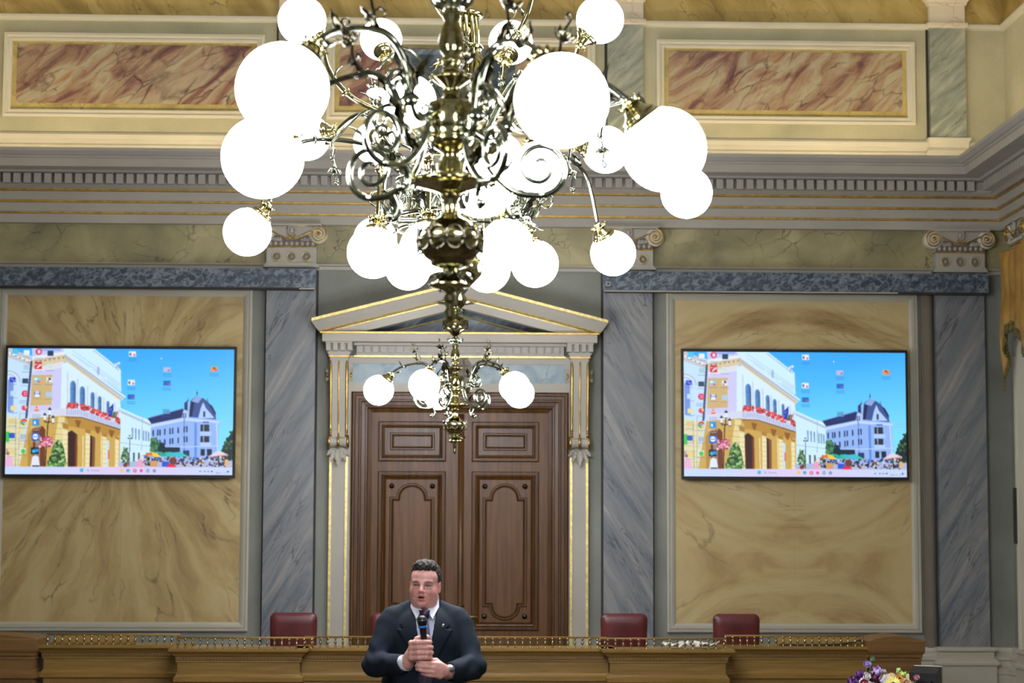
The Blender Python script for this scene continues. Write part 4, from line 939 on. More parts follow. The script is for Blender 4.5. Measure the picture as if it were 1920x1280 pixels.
def small_chandelier(name, x, y, z, a0, lab, group, ztop):
    t = thing(name,(x,y,z),lab,'chandelier',group)
    St = [(.004,-.545),(.012,-.53),(.016,-.515),(.010,-.50),(.018,-.48),(.020,-.475),(.012,-.455),(.030,-.445),(.060,-.437),(.064,-.43),(.045,-.425),(.024,-.405),(.024,-.385),(.040,-.38),(.058,-.372),(.058,-.362),(.075,-.35),(.094,-.325),(.099,-.295),(.096,-.275),(.070,-.262),(.062,-.245),(.034,-.23),(.024,-.222),(.026,-.20),(.022,-.18),(.028,-.172),(.028,-.16),(.05,-.15),(.10,-.135),(.128,-.128),(.132,-.12),(.10,-.108),(.05,-.098),(.040,-.09),(.042,-.07),(.028,-.06),(.028,-.035),(.05,-.02),(.064,-.005),(.066,.01),(.058,.02),(.070,.035),(.072,.10),(.066,.115),(.04,.125),(.024,.13),(.024,.16),(.058,.185),(.062,.195),(.03,.205),(.022,.225),(.034,.235),(.034,.245),(.022,.255),(.036,.275),(.040,.30),(.030,.34),(.02,.36),(.028,.375),(.028,.385),(.016,.40),(.016,.46),(.03,.47),(.06,.50),(.108,.535),(.105,.575),(.08,.61),(.04,.63),(.02,.65),(.016,.70),(.03,.72),(.165,.745),(.17,.755),(.05,.77),(.016,.80),(.014,ztop-z)]
    m = XZ(); m.lathe(St,(0,0,0),32)
    for zz,rr,nn,br in ((-.127,.130,26,.008),(.19,.060,14,.007),(.752,.168,36,.007),(-.447,.03,10,.005),(-.165,.028,8,.006),(.01,.066,12,.007),(.24,.036,10,.007)):
        for k in range(nn): a = 2*PI*k/nn; m.ball((rr*math.cos(a),rr*math.sin(a),zz),br,6,4)
    m.build('stem',K['brass'],t)
    for (rz,zz,h) in ((.100,-.30,.035),(.110,.555,.042)):   # pierced strapwork round the two bulbs
        m = XZ()
        for k in range(12):
            a = 2*PI*k/12; hw = h/rz*.80
            m.tube([P3(a+hw*math.cos(q),rz-.004*abs(math.sin(q)),zz+h*math.sin(q)) for q in [2*PI*i/12 for i in range(13)]],.0045,5,None,False)
        m.tube([P3(2*PI*i/32,rz,zz) for i in range(33)],.003,5,None,False)
        m.build('pierced_band',K['dark'],t)
    for (rr,zz,dz,uz,L,w_,cu) in ((.022,-.40,.1,1,.055,.03,-.35),(.025,.40,.25,1,.08,.036,.5),(.05,.70,-.2,-1,.09,.03,.6)):
        m = XZ()
        for k in range(10):
            a = 2*PI*k/10; m.leaf(P3(a,rr,zz),(math.cos(a),math.sin(a),dz),(0,0,uz),L,w_,cu,5)
        m.tube([P3(2*PI*i/24,rr,zz) for i in range(25)],.005,6,None,False)
        m.build('leaf_collar',K['silver'],t)
    arms = []
    for k in range(5):
        if k == 0:
            arm = XZ()
            arm.tube(bez([(.068,0,.03),(.13,0,.0),(.165,0,.06),(.19,0,.16),(.26,0,.225),(.36,0,.225),(.48,0,.19),(.565,0,.125)]),[.013]*8+[.012]*30+[.009]*19,10)
            arm.tube(bez([(.09,.0,.0),(.12,0,-.08),(.19,0,-.145),(.27,0,-.155)])+spiral(.27,-.07,.085,.02,1.6,-PI/2,1,0,44),[.011]*25+[.010-.003*i/44 for i in range(45)],9)
            arm.tube(spiral(.215,.075,.058,.012,1.5,PI*.9,-1,0,34),.0075,8)
            arm.tube(bez([(.19,0,-.145),(.17,0,-.19),(.185,0,-.225),(.20,0,-.215)]),[.008]*25,7); arm.ball((.20,0,-.215),.014,8,6)
            for q in range(8): aa = 2*PI*q/8; arm.ball((.10+.004,.022*math.cos(aa),.02+.022*math.sin(aa)),.007,6,4)
            arm.lathe([(.012,-.02),(.026,-.012),(.028,0),(.02,.012),(.012,.02)],(.165,0,.05),12,(.3,0,1),None,False)
            a0o = arm.build('arm',K['silver'],t); arms.append(a0o)
            lf = XZ(); lf.leaf((.16,0,.07),(.12,0,1),(1,0,0),.20,.07,.35,9); lf.leaf((.17,0,.08),(-.1,.2,1),(-1,0,0),.13,.05,.3,7); lf.leaf((.42,0,.19),(1,0,.3),(0,0,1),.10,.045,.4,7); lf.leaf((.30,0,.23),(.4,0,1),(1,0,0),.10,.04,.4,7); lf.leaf((.14,0,-.10),(1,0,.5),(0,0,1),.09,.04,.3,7); lf.leaf((.47,0,.16),(.7,.3,-.5),(0,0,1),.07,.04,.4,6)
            spray_orn(lf,(.30,0,.235),(.45,.1,1),.17); lf.build('leaves',K['dark'],a0o)
            add_globe(a0o,(.655,0,0),(-.62,0,.78))
        else: arms.append(copy_tree(arms[0],t))
        arms[-1].rotation_euler = (0,0,a0+2*PI*k/5)
    return t
far = small_chandelier('small_chandelier',.062,-2.75,3.17,math.radians(175),'small brass chandelier hanging in front of the door, farthest of the three','small five-globe chandeliers',ZT)
near = copy_tree(far); near.location = (.004,-14.25,3.10); near['label'] = 'small brass chandelier nearest the camera, out of focus, with huge globes'
near.rotation_euler = (0,0,math.radians(9-31))
[o for o in bpy.data.objects if o.parent == near and o.name.startswith('arm')][1].location.z += .05

# the big chandelier between them
BX, BY = .065, -9.5
big = thing('great_chandelier',(BX,BY,3.1),'great many-armed brass chandelier with three tiers of globes, between the two small ones','chandelier')
m = XZ()
m.lathe([(.0,.02),(.02,.04),(.035,.07),(.02,.10),(.05,.14),(.11,.20),(.12,.26),(.06,.33),(.03,.36),(.05,.40),(.10,.46),(.05,.52),(.03,.60),(.03,.85),(.07,.90),(.09,.98),(.05,1.05),(.03,1.10),(.03,1.35),(.06,1.40),(.08,1.5),(.04,1.58),(.025,1.65),(.03,2.2),(.02,ZT-3.1)],(0,0,0),28)
m.build('stem',K['brass'],big)
m = XZ(); R0 = .36
for zz,rr,tr in ((.50,R0,.014),(.70,R0-.02,.010),(.44,R0-.03,.008)): m.tube([P3(2*PI*i/48,rr,zz) for i in range(49)],tr,8,None,False)
for k in range(24):
    a = 2*PI*k/24; m.tube(bez([P3(a,R0,.50),P3(a+.05,R0+.02,.56),P3(a-.05,R0-.01,.64),P3(a,R0-.02,.70)],4),.006,6)
    if k % 2 == 0: m.leaf(P3(a,R0+.01,.50),(math.cos(a)*.3,math.sin(a)*.3,1),(math.cos(a),math.sin(a),0),.16,.07,.3,8); m.leaf(P3(a,R0,.50),(math.cos(a)*.4,math.sin(a)*.4,-1),(math.cos(a),math.sin(a),0),.10,.05,.4,7)
    if k % 4 == 0: m.tube(bez([P3(a,.03,.62),P3(a,.15,.55),P3(a,.28,.62),P3(a,R0-.01,.58)],5),.009,7); m.tube([P3(a,R0+.08+q[0],.60+q[2]) for q in spiral(0,0,.06,.01,1.4,PI,-1,0,26)],.006,6)
m.build('lower_ring',K['silver'],big)
m = XZ()
for k in range(14):
    a = 2*PI*k/14; m.tube(bez([P3(a,.05,1.15),P3(a,.075,1.3),P3(a+.06,.085,1.45),P3(a,.07,1.62)],5),.011,8); m.leaf(P3(a,.085,1.40),(math.cos(a)*.4,math.sin(a)*.4,-1),(math.cos(a),math.sin(a),0),.13,.05,.3,7)
for zz in (1.22,1.42,1.60): m.tube([P3(2*PI*i/28,.10,zz) for i in range(29)],.012,7,None,False)
m.build('rod_bundle',K['brass'],big)
# (x, y, z of globe centre), tier
GL = [(-.78,-9.62,4.63,'u'),(.80,-9.51,4.68,'u'),(-.42,-7.95,4.94,'u'),(.35,-8.61,4.77,'u'),(.53,-9.85,4.93,'u'),(-.17,-10.3,5.08,'u'),
      (-.78,-9.14,4.10,'m'),(-.19,-10.67,3.98,'m'),(.84,-9.39,4.00,'m'),(-.46,-7.85,4.32,'m'),(.30,-8.4,4.15,'m'),
      (-1.06,-9.51,3.52,'l'),(1.17,-10.28,3.62,'l'),(.92,-8.88,3.51,'l'),(.42,-10.75,3.65,'l'),(-.43,-8.32,3.66,'l'),
      (-.37,-10.28,3.31,'i'),(-.10,-10.85,3.25,'i'),(-.22,-9.14,3.39,'i'),(.21,-9.14,3.38,'i'),(.28,-10.38,3.34,'i'),(.46,-9.39,3.38,'i')]
rr_ = random.Random(5)
for (x,y,z,tier) in GL:
    c = Vector((x-BX,y-BY,z-3.1)); a = math.atan2(c.y,c.x); R = math.hypot(c.x,c.y); zc = c.z
    m = XZ(); lf = XZ(); out_ = Vector((math.cos(a),math.sin(a),0)); upv = Vector((0,0,1))
    if tier == 'u':
        d = -out_*.62-upv*.78; e = c+d*(GR+.06)
        path = [P3(a,.06,1.20),P3(a,.16,zc-.52),P3(a,max(.3,R-.34),zc-.44),P3(a,R-.17,zc-.30),e]
    elif tier == 'm':
        d = -out_*.92-upv*.18+upv*.3; e = c+d*(GR+.06)
        path = [P3(a,.08,.92),P3(a,.18,.72),P3(a,.35,zc+.02-.18),P3(a,R-.35,zc+.10),e]
    elif tier == 'l':
        d = -out_*.60+upv*.80; e = c+d*(GR+.06)
        path = [P3(a,.07,.70),P3(a,.22,.62),P3(a,.42,.86),P3(a,R-.38,zc+.50),P3(a,R-.20,zc+.42),e]
    else:
        d = -out_*.22+upv*.97; e = c+d*(GR+.06)
        path = [P3(a,R0,.60),P3(a,R0+.04,.72),P3(a,R-.10 if R > .6 else R0+.1,zc+.46),P3(a,R-.06,zc+.36),e]
    bp = bez(path); n = len(bp); m.tube(bp,[.016-.006*i/n for i in range(n)],10)
    # flutes beside the main tube and a knop
    k = int(n*.62); m.lathe([(.012,-.012),(.024,-.006),(.024,.006),(.012,.012)],bp[k],10,bp[min(k+1,n-1)]-bp[k],None,False)
    side = P3(a,0,0,1)
    for s in (-1,1): m.tube([q+side*(.012*s) for q in bp[:k]],.0055,6)
    arm = m.build('arm',K['brass'] if tier in 'iu' else K['silver'],big)
    cc = bp[int(n*.45)]
    if tier in 'lm':
        m2 = XZ(); s0 = P3(a,.10,.72); q0 = P3(a,.34,.50)
        m2.tube(bez([s0,P3(a,.2,.52),q0])+[q0+out_*(.0+.09*math.sin(t)*(1-t/11))+upv*(.09-.09*math.cos(t)*(1-t/14)) for t in [i*.28 for i in range(1,32)]],.009,8)
        m2.build('scroll',K['silver'],arm)
    lf.leaf(cc,upv+out_*.3,out_,.16,.06,.4,8); lf.leaf(bp[int(n*.3)],out_+upv*.5,upv,.14,.06,.4,8); lf.leaf(bp[int(n*.75)],upv-out_*.2,-out_,.11,.045,.4,7)
    if tier in 'um': spray_orn(lf,cc,out_*.3+upv*(1 if tier == 'u' else -1)+side*.3*rr_.uniform(-1,1),.22)
    lf.build('leaves',K['silver'],arm)
    add_globe(arm,c,d)
# hanging flower sprays
for (x,y,z,l) in ((-.60,-9.6,3.95,.17),(.62,-9.9,3.92,.22),(.78,-9.95,4.02,.20),(-.35,-10.2,4.2,.15)):
    m = XZ(); p = Vector((x-BX,y-BY,z-3.1)); q = Vector((x*.35,0,p.z+.25)); m.tube(bez([Vector((x*.15,0,p.z-.05)),(q+p)*.5+Vector((0,0,.1)),p+Vector((0,0,.05)),p]),.007,7); spray_orn(m,p,(0,0,-1),l,1.1); m.build('flower_spray',K['silver'],big)
m = XZ(); c = Vector((-.36-BX,-10.2-BY,4.12-3.1)); m.ball((0,0,0),(.052,.024,.026),14,10); b = m.build('bulb',K['globe'],big); b.location = c
m = XZ(); m.tube([c+Vector((.04,0,0)),c+Vector((.09,0,.0)),c+Vector((.2,.2,-.1)),Vector((.05,.0,c.z-.15))],[.02,.016,.008,.008],8); m.build('bulb_socket',K['brass'],big)
# ================================================================ SIGNED-DISTANCE MODELLING FOR THE STANDING MAN
class Field:
    def __init__(s, lo, hi, h):
        s.lo = np.array(lo, float); s.h = h; s.n = np.ceil((np.array(hi)-s.lo)/h).astype(int)+1
        s.f = np.full(s.n, 1.0, np.float32)
    def _win(s, lo, hi, pad):
        a = np.maximum(np.floor((np.array(lo)-pad-s.lo)/s.h).astype(int), 0); b = np.minimum(np.ceil((np.array(hi)+pad-s.lo)/s.h).astype(int)+1, s.n)
        if (b <= a).any(): return None
        ax = [s.lo[i]+np.arange(a[i], b[i])*s.h for i in range(3)]
        return tuple(slice(a[i], b[i]) for i in range(3)), np.meshgrid(*ax, indexing='ij')
    def _comb(s, sl, d, k, op):
        f = s.f[sl]
        if op == 'add':
            if k > 0: hh = np.clip(.5+.5*(f-d)/k, 0, 1); r = f*(1-hh)+d*hh-k*hh*(1-hh)
            else: r = np.minimum(f, d)
        else:
            d = -d
            if k > 0: hh = np.clip(.5-.5*(f-d)/k, 0, 1); r = f*(1-hh)+d*hh+k*hh*(1-hh)
            else: r = np.maximum(f, d)
        s.f[sl] = r
    def ell(s, c, r, k=.01, op='add', R=None):
        c = np.array(c, float); r = np.array(r, float); m = r.max()
        w = s._win(c-m, c+m, k+.012)
        if w is None: return s
        sl, (X, Y, Z) = w; X = X-c[0]; Y = Y-c[1]; Z = Z-c[2]
        if R is not None:
            R = np.array(R); X, Y, Z = (R[0,0]*X+R[1,0]*Y+R[2,0]*Z, R[0,1]*X+R[1,1]*Y+R[2,1]*Z, R[0,2]*X+R[1,2]*Y+R[2,2]*Z)
        k0 = np.sqrt((X/r[0])**2+(Y/r[1])**2+(Z/r[2])**2)+1e-6; k1 = np.sqrt((X/r[0]**2)**2+(Y/r[1]**2)**2+(Z/r[2]**2)**2)+1e-6
        s._comb(sl, k0*(k0-1)/k1, k, op); return s
    def cap(s, a, b, ra, rb=None, k=.01, op='add'):
        a = np.array(a, float); b = np.array(b, float); rb = ra if rb is None else rb; m = max(ra, rb)
        w = s._win(np.minimum(a,b)-m, np.maximum(a,b)+m, k+.012)
        if w is None: return s
        sl, (X, Y, Z) = w; ab = b-a; t = np.clip(((X-a[0])*ab[0]+(Y-a[1])*ab[1]+(Z-a[2])*ab[2])/max(1e-9, ab@ab), 0, 1)
        d = np.sqrt((X-a[0]-t*ab[0])**2+(Y-a[1]-t*ab[1])**2+(Z-a[2]-t*ab[2])**2)-(ra+(rb-ra)*t)
        s._comb(sl, d, k, op); return s
    def grid(s):
        return np.meshgrid(*[s.lo[i]+np.arange(s.n[i])*s.h for i in range(3)], indexing='ij')
    def mesh(s, name, mats, parent, smooth=True, iters=1):
        f = s.f; ins = f < 0; n = s.n
        cc = np.zeros((n[0]-1, n[1]-1, n[2]-1, 3), np.float32); cnt = np.zeros((n[0]-1, n[1]-1, n[2]-1), np.float32)
        cor = [(i,j,k) for i in (0,1) for j in (0,1) for k in (0,1)]
        def V(c): return f[c[0]:n[0]-1+c[0], c[1]:n[1]-1+c[1], c[2]:n[2]-1+c[2]]
        for a in cor:
            for ax in range(3):
                if a[ax]: continue
                b = list(a); b[ax] = 1; fa, fb = V(a), V(b); x = (fa < 0) != (fb < 0)
                t = np.where(x, fa/np.where(np.abs(fa-fb) < 1e-12, 1, fa-fb), 0)
                for q in range(3): cc[...,q] += np.where(x, a[q]+(t if q == ax else 0), 0)
                cnt += x
        act = cnt > 0; idx = np.full(act.shape, -1, np.int64); idx[act] = np.arange(act.sum())
        pos = np.argwhere(act)+cc[act]/cnt[act][:,None]; pos = pos*s.h+s.lo
        F = []
        for ax in range(3):
            o = [i for i in range(3) if i != ax]
            sl0 = [slice(None)]*3; sl1 = [slice(None)]*3
            sl0[ax] = slice(0, n[ax]-1); sl1[ax] = slice(1, n[ax])
            for q in o: sl0[q] = slice(1, n[q]-1); sl1[q] = slice(1, n[q]-1)
            A = ins[tuple(sl0)]; B = ins[tuple(sl1)]; ch = A != B
            e = np.argwhere(ch)
            if not len(e): continue
            base = e.copy()
            for q in o: base[:,q] += 1
            def I(d0, d1):
                c = base.copy(); c[:,o[0]] -= d0; c[:,o[1]] -= d1; return idx[c[:,0],c[:,1],c[:,2]]
            q = np.stack([I(1,1), I(0,1), I(0,0), I(1,0)], 1); fl = A[tuple(e.T)]
            if ax == 1: fl = ~fl
            q[~fl] = q[~fl][:,::-1]; F.append(q)
        F = np.concatenate(F)
        for _ in range(iters):
            acc = np.zeros_like(pos); num = np.zeros(len(pos))
            for i in range(4):
                a, b = F[:,i], F[:,(i+1)%4]; np.add.at(acc, a, pos[b]); np.add.at(num, a, 1); np.add.at(acc, b, pos[a]); np.add.at(num, b, 1)
            pos = pos*.5+.5*acc/np.maximum(num,1)[:,None]
        me = bpy.data.meshes.new(name); me.vertices.add(len(pos)); me.vertices.foreach_set('co', pos.astype(np.float32).ravel())
        me.loops.add(F.size); me.loops.foreach_set('vertex_index', F.astype(np.int32).ravel()); me.polygons.add(len(F)); me.polygons.foreach_set('loop_start', np.arange(0,F.size,4)); me.update(calc_edges=True)
        me.polygons.foreach_set('use_smooth', [smooth]*len(F))
        for m in (mats if isinstance(mats,(list,tuple)) else [mats]): me.materials.append(m)
        o = bpy.data.objects.new(name, me); COL.objects.link(o); o.parent = parent
        return o, pos

PX, PY = -.100, -10.63
man = thing('person', (PX, PY, 0), 'man in dark blue suit, white shirt and striped tie, speaking into a microphone', 'person')
# ---- head frame: origin between the ears, turned a little to the viewer's left
HC = np.array([.0, -.015, 1.701]); HS = .855
yaw_h = math.radians(-9); cy_, sy_ = math.cos(yaw_h), math.sin(yaw_h)
tilt = math.radians(2.0); ct, st = math.cos(tilt), math.sin(tilt)
RH = np.array([[cy_, -sy_, 0],[sy_, cy_, 0],[0,0,1]]) @ np.array([[ct,0,st],[0,1,0],[-st,0,ct]])
def hp(x, y, z): return HC+RH @ (np.array([x, y, z])*HS)
def hr(*r): return tuple(v*HS for v in r)
B = Field((-.42,-.52,.86), (.42,.22,1.86), .0032)
def he(x,y,z,r,k=.012,op='add'): B.ell(hp(x,y,z), hr(*r), k, op, RH)
def hc(a,b,ra,rb=None,k=.008,op='add'): B.cap(hp(*a), hp(*b), ra*HS, (rb if rb is not None else ra)*HS, k, op)
# torso, neck and arms (the clothes lie over them)
B.ell((0,.0,1.40),(.165,.10,.20),.02); B.ell((0,-.01,1.12),(.165,.125,.26),.05)
B.cap((-.15,.01,1.53),(.15,.01,1.53),.045,.045,.05)
B.cap((.003,.02,1.50),(.003,.008,1.66),.064,.056,.03)
B.ell((.0,-.035,1.618),(.056,.045,.034),.02)
for s in (-1,1):
    B.cap((s*.17,.01,1.53),(s*.225,-.10,1.335),.05,.042,.02)
B.cap((-.225,-.10,1.335),(-.082,-.268,1.362),.042,.028,.02)
B.cap((.225,-.10,1.325),(.118,-.262,1.322),.042,.028,.02)
# skull and face
he(0,.018,.045,(.077,.098,.086)); he(0,-.022,-.03,(.068,.076,.088),.03); he(0,-.036,-.078,(.052,.052,.040),.03)
for s in (-1,1):
    he(s*.036,-.052,-.030,(.031,.034,.038),.025); he(s*.039,-.014,-.055,(.025,.045,.036),.025)
he(0,-.050,.048,(.062,.046,.050),.03)
hc((-.045,-.083,.024),(-.012,-.093,.022),.008,.009,.012); hc((.012,-.093,.022),(.045,-.083,.024),.009,.008,.012)
for s in (-1,1): he(s*.032,-.100,.005,(.019,.013,.010),.012,'sub')
for s in (-1,1): he(s*.032,-.079,.004,(.0155,.0135,.0125),.004)
for s in (-1,1): he(s*.032,-.094,.0035,(.0125,.012,.0026),.002,'sub')
for s in (-1,1): hc((s*.016,-.090,-.0085),(s*.046,-.083,-.010),.004,.004,.008)
hc((0,-.093,.018),(0,-.117,-.024),.0078,.0112,.012)
for s in (-1,1): he(s*.0118,-.106,-.029,(.0085,.010,.008),.006); he(s*.0075,-.113,-.0385,(.0035,.005,.003),.003,'sub')
he(0,-.088,-.052,(.030,.018,.022),.018)
hc((-.019,-.0985,-.0555),(0,-.107,-.0525),.0042,.0058,.005); hc((0,-.107,-.0525),(.019,-.0985,-.0555),.0058,.0042,.005)
hc((-.017,-.0985,-.0685),(.017,-.0985,-.0685),.0062,.0062,.005); he(0,-.105,-.0692,(.014,.009,.0066),.005)
he(0,-.108,-.0605,(.0185,.015,.0036),.002,'sub')
he(0,-.088,-.094,(.026,.020,.020),.018); he(0,-.100,-.0805,(.018,.006,.003),.008,'sub')
for s in (-1,1): hc((s*.024,-.103,-.030),(s*.034,-.089,-.062),.0025,.002,.008,'sub')
for s in (-1,1):
    he(s*.0795,.012,-.003,(.007,.020,.031),.006); he(s*.088,.006,.000,(.005,.010,.017),.006,'sub'); he(s*.079,.004,-.029,(.006,.009,.010),.006)
# ---- right hand (viewer's left) closed round the microphone
MT = np.array([-.010,-.326,1.572]); MBt = np.array([.010,-.318,1.372]); md = (MBt-MT)/np.linalg.norm(MBt-MT)
def mic_at(z): t = (MT[2]-z)/(MT[2]-MBt[2]); return MT+(MBt-MT)*t
W1 = np.array([-.082,-.268,1.362])
B.cap(W1,(-.062,-.292,1.395),.029,.026,.02); B.ell((-.048,-.298,1.418),(.024,.030,.040),.018); B.ell((-.036,-.288,1.40),(.026,.022,.036),.015)
for i,z in enumerate((1.457,1.434,1.411,1.389)):
    c = mic_at(z); rk = (.0118,.0122,.0118,.0105)[i]; ex = (.000,.003,.002,-.003)[i]
    kn = np.array([-.056+.004*i if i < 1 else -.055,-.318,z-.004]); p1 = np.array([c[0]-.030,-.345,z]); p2 = np.array([c[0]+.008+ex,-.350,z+.001]); p3 = np.array([c[0]+.026+ex,-.330,z]); p4 = np.array([c[0]+.020,-.308,z-.001])
    B.cap((-.046,-.305,z-.006),kn,.013,rk+.0012,.010); B.cap(kn,p1,rk+.001,rk+.0006,.005); B.cap(p1,p2,rk+.0006,rk,.0025); B.cap(p2,p3,rk,rk*.93,.002); B.cap(p3,p4,rk*.93,rk*.85,.002)
c = mic_at(1.47); B.cap((-.045,-.295,1.430),(-.030,-.296,1.470),.015,.0125,.012); B.cap((-.030,-.296,1.470),(c[0]+.004,-.298,1.484),.0120,.0110,.006); B.cap((c[0]+.004,-.298,1.484),(c[0]+.020,-.320,1.480),.0108,.0095,.003)
# ---- left hand (viewer's right) supporting it from below, fingers pointing left
W2 = np.array([.118,-.262,1.322])
B.cap(W2,(.098,-.290,1.326),.028,.027,.02); B.ell((.076,-.312,1.333),(.034,.020,.034),.018); B.ell((.060,-.316,1.337),(.024,.017,.032),.012)
fing = [((.050,-.326,1.360),(.012,-.338,1.366),(-.014,-.334,1.366),(-.026,-.322,1.364),.0105),
        ((.048,-.331,1.343),(.006,-.344,1.349),(-.022,-.338,1.352),(-.032,-.326,1.352),.0108),
        ((.050,-.331,1.325),(.010,-.342,1.330),(-.016,-.338,1.336),(-.029,-.328,1.338),.0102),
        ((.056,-.326,1.309),(.026,-.334,1.311),(.006,-.332,1.316),(-.006,-.324,1.319),.0090)]
for a,b_,c_,d_,r_ in fing:
    B.cap((.074,-.316,a[2]-.004),a,.013,r_+.0015,.010); B.cap(a,b_,r_+.0012,r_,.003); B.cap(b_,c_,r_,r_*.95,.002); B.cap(c_,d_,r_*.95,r_*.82,.002)
B.cap((.086,-.294,1.346),(.056,-.298,1.374),.0145,.0125,.012); B.cap((.056,-.298,1.374),(.026,-.304,1.378),.0118,.0100,.004)
skin = NT('skin'); at2 = skin.n('ShaderNodeAttribute',_attribute_name='Tint')
nzs = skin.ramp(skin.noise(skin.tc, 60, 4).outputs[0],[(.3,(225,222,222)),(.7,(255,255,255))])
skin.out(skin.mix(1.0, at2.outputs['Color'], nzs, 'MULTIPLY'), .42)
skin.b.inputs['Subsurface Weight'].default_value = .06; skin.b.inputs['Subsurface Radius'].default_value = (.01,.004,.002)
body, pos = B.mesh('body', skin.mat, man, True, 1)
q = (pos-HC) @ RH/HS
base = np.array(lin((238,178,168))[:3]); colr = np.tile(base,(len(pos),1))
def blend(mask, c):
    global colr
    c = np.array(lin(c)[:3]); colr = colr*(1-mask[:,None])+c*mask[:,None]
g = lambda x0,y0,z0,r: np.exp(-(((q[:,0]-x0)/r[0])**2+((q[:,1]-y0)/r[1])**2+((q[:,2]-z0)/r[2])**2))
for s in (-1,1):
    blend(.5*g(s*.045,-.08,-.04,(.028,.04,.03)),(206,112,106)); blend(.5*g(s*.08,.01,0,(.015,.03,.04)),(214,120,108))
    blend(.95*g(s*.034,-.09,.0235,(.020,.02,.0042)),(92,62,50)); blend(.75*g(s*.032,-.09,.006,(.018,.02,.0075)),(84,46,42)); blend(np.clip(1.5*g(s*.032,-.09,.0035,(.0145,.02,.0032)),0,1),(36,24,22)); blend(.35*g(s*.030,-.09,-.012,(.018,.02,.006)),(150,90,86))
blend(.4*g(0,-.115,-.028,(.014,.02,.016)),(204,104,98)); blend(.35*g(0,-.08,-.09,(.05,.05,.03)),(206,128,116))
lipm = np.clip((1-((q[:,0]/.0225)**2+((q[:,2]+.0605)/.0145)**2))*3,0,1)*(q[:,1] < -.085); blend(.75*lipm,(186,92,92))
mo = np.clip((1-((q[:,0]/.0185)**2+((q[:,2]+.0605)/.0042)**2))*3,0,1)*(q[:,1] < -.08); blend(.95*mo,(54,20,20))
hand = (pos[:,1] < -.28) & (pos[:,2] < 1.5); blend(hand*.35,(236,178,160))
a_ = body.data.color_attributes.new('Tint','FLOAT_COLOR','POINT'); ca = np.ones((len(pos),4)); ca[:,:3] = colr; a_.data.foreach_set('color',ca.ravel())
def HM(m):
    m.T = Matrix(((RH[0][0]*HS,RH[0][1]*HS,RH[0][2]*HS,HC[0]),(RH[1][0]*HS,RH[1][1]*HS,RH[1][2]*HS,HC[1]),(RH[2][0]*HS,RH[2][1]*HS,RH[2][2]*HS,HC[2]),(0,0,0,1))); return m
mm = NT('eye_white'); eyem = mm.out(lin((128,114,110)),.3)
mm = NT('iris'); irm = mm.out(lin((40,34,32)),.15)
for s in (-1,1):
    m = HM(XZ()); m.ball((s*.032,-.0785,.004),(.0118,.0118,.0118),16,12,0); m.ball((s*.032-.0015,-.0845,.0038),(.0056,.0063,.0056),10,8,1); m.build('eye',[eyem,irm],man)
# ---- hair
H = Field((-.13,-.14,1.60),(.13,.13,1.90),.0026)
H.ell(hp(0,.022,.050), hr(.0845,.103,.093), 0, 'add', RH); H.ell(hp(0,-.035,.104), hr(.062,.058,.038), .02, 'add', RH)
X,Y,Z = H.grid(); Q = np.stack([X-HC[0],Y-HC[1],Z-HC[2]],-1) @ RH/HS; x,y,z = Q[...,0],Q[...,1],Q[...,2]
nse = (np.sin(x*170+2.2*np.sin(y*90))*np.sin(y*120+1.7*np.sin(z*110))+.6*np.sin(x*300+y*210)*np.sin(z*260+x*80))
H.f = H.f-(.0032*nse*np.clip((z-.04)/.05,0.2,1)*.95).astype(np.float32)
front = .070+.014*np.exp(-((np.abs(x)-.046)/.016)**2)+.003*np.sin(x*190)-.9*np.clip(np.abs(x)-.045,0,1); line_ = np.where(y < -.055, front, np.where(y < -.028, front+(y+.055)/.027*(-.012-front), np.where(y < .03,-.012,-.012-(y-.03)*1.1)))
H.f = np.maximum(H.f, ((line_-z)*HS).astype(np.float32))
sk = np.sqrt((x/.074)**2+((y-.018)/.095)**2+((z-.045)/.083)**2); H.f = np.maximum(H.f, ((1-sk)*.07).astype(np.float32))
mm = NT('short_greying_brown_hair'); vh = mm.map(sc=(1,.4,1)); hairm = mm.out(mm.ramp(mm.noise(vh,150,5,.6).outputs[0],[(.35,(24,20,17)),(.52,(46,39,33)),(.72,(84,75,64))]),.75,0,mm.noise(vh,200,3).outputs[0],.6,.004)
H.mesh('hair', hairm, man, True, 0)
# ---- shirt
mm = NT('white_cotton'); shirtm = mm.out(mm.ramp(mm.noise(mm.tc,9,3).outputs[0],[(.3,(206,212,232)),(.7,(228,232,244))]),.8)
Sf = Field((-.24,-.24,.95),(.24,.18,1.70),.004)
Sf.ell((0,.0,1.40),(.165,.122,.19),.02); Sf.ell((0,-.02,1.14),(.185,.150,.26),.05); Sf.cap((-.09,.01,1.535),(.09,.01,1.535),.045,.045,.04)
Sf.cap((.003,.018,1.57),(.003,.016,1.648),.068,.062,.02); Sf.ell((.002,-.03,1.69),(.058,.075,.062),.01,'sub'); Sf.cap((.003,.016,1.625),(.003,.014,1.72),.0565,.0565,.0,'sub')
Sf.mesh('shirt', shirtm, man, True, 1)
m = XZ()
for s in (-1,1):
    P = [(s*.060,-.018,1.652),(s*.012,-.086,1.592),(s*.037,-.108,1.552),(s*.066,-.055,1.606)]
    P2 = [(a,b+.006,c) for a,b,c in P]; m.add(P+P2,[(0,1,2,3),(7,6,5,4),(0,4,5,1),(1,5,6,2),(2,6,7,3),(3,7,4,0)])
m.build('shirt_collar', shirtm, man)
for (a,b) in ((W1,np.array([-.098,-.250,1.360])),):
    m = XZ(); ax = Vector(a-b).normalized(); m.lathe([(.031,-.03),(.036,-.03),(.037,.012),(.033,.014)],a,20,ax,None,False); m.build('shirt_cuff',shirtm,man)
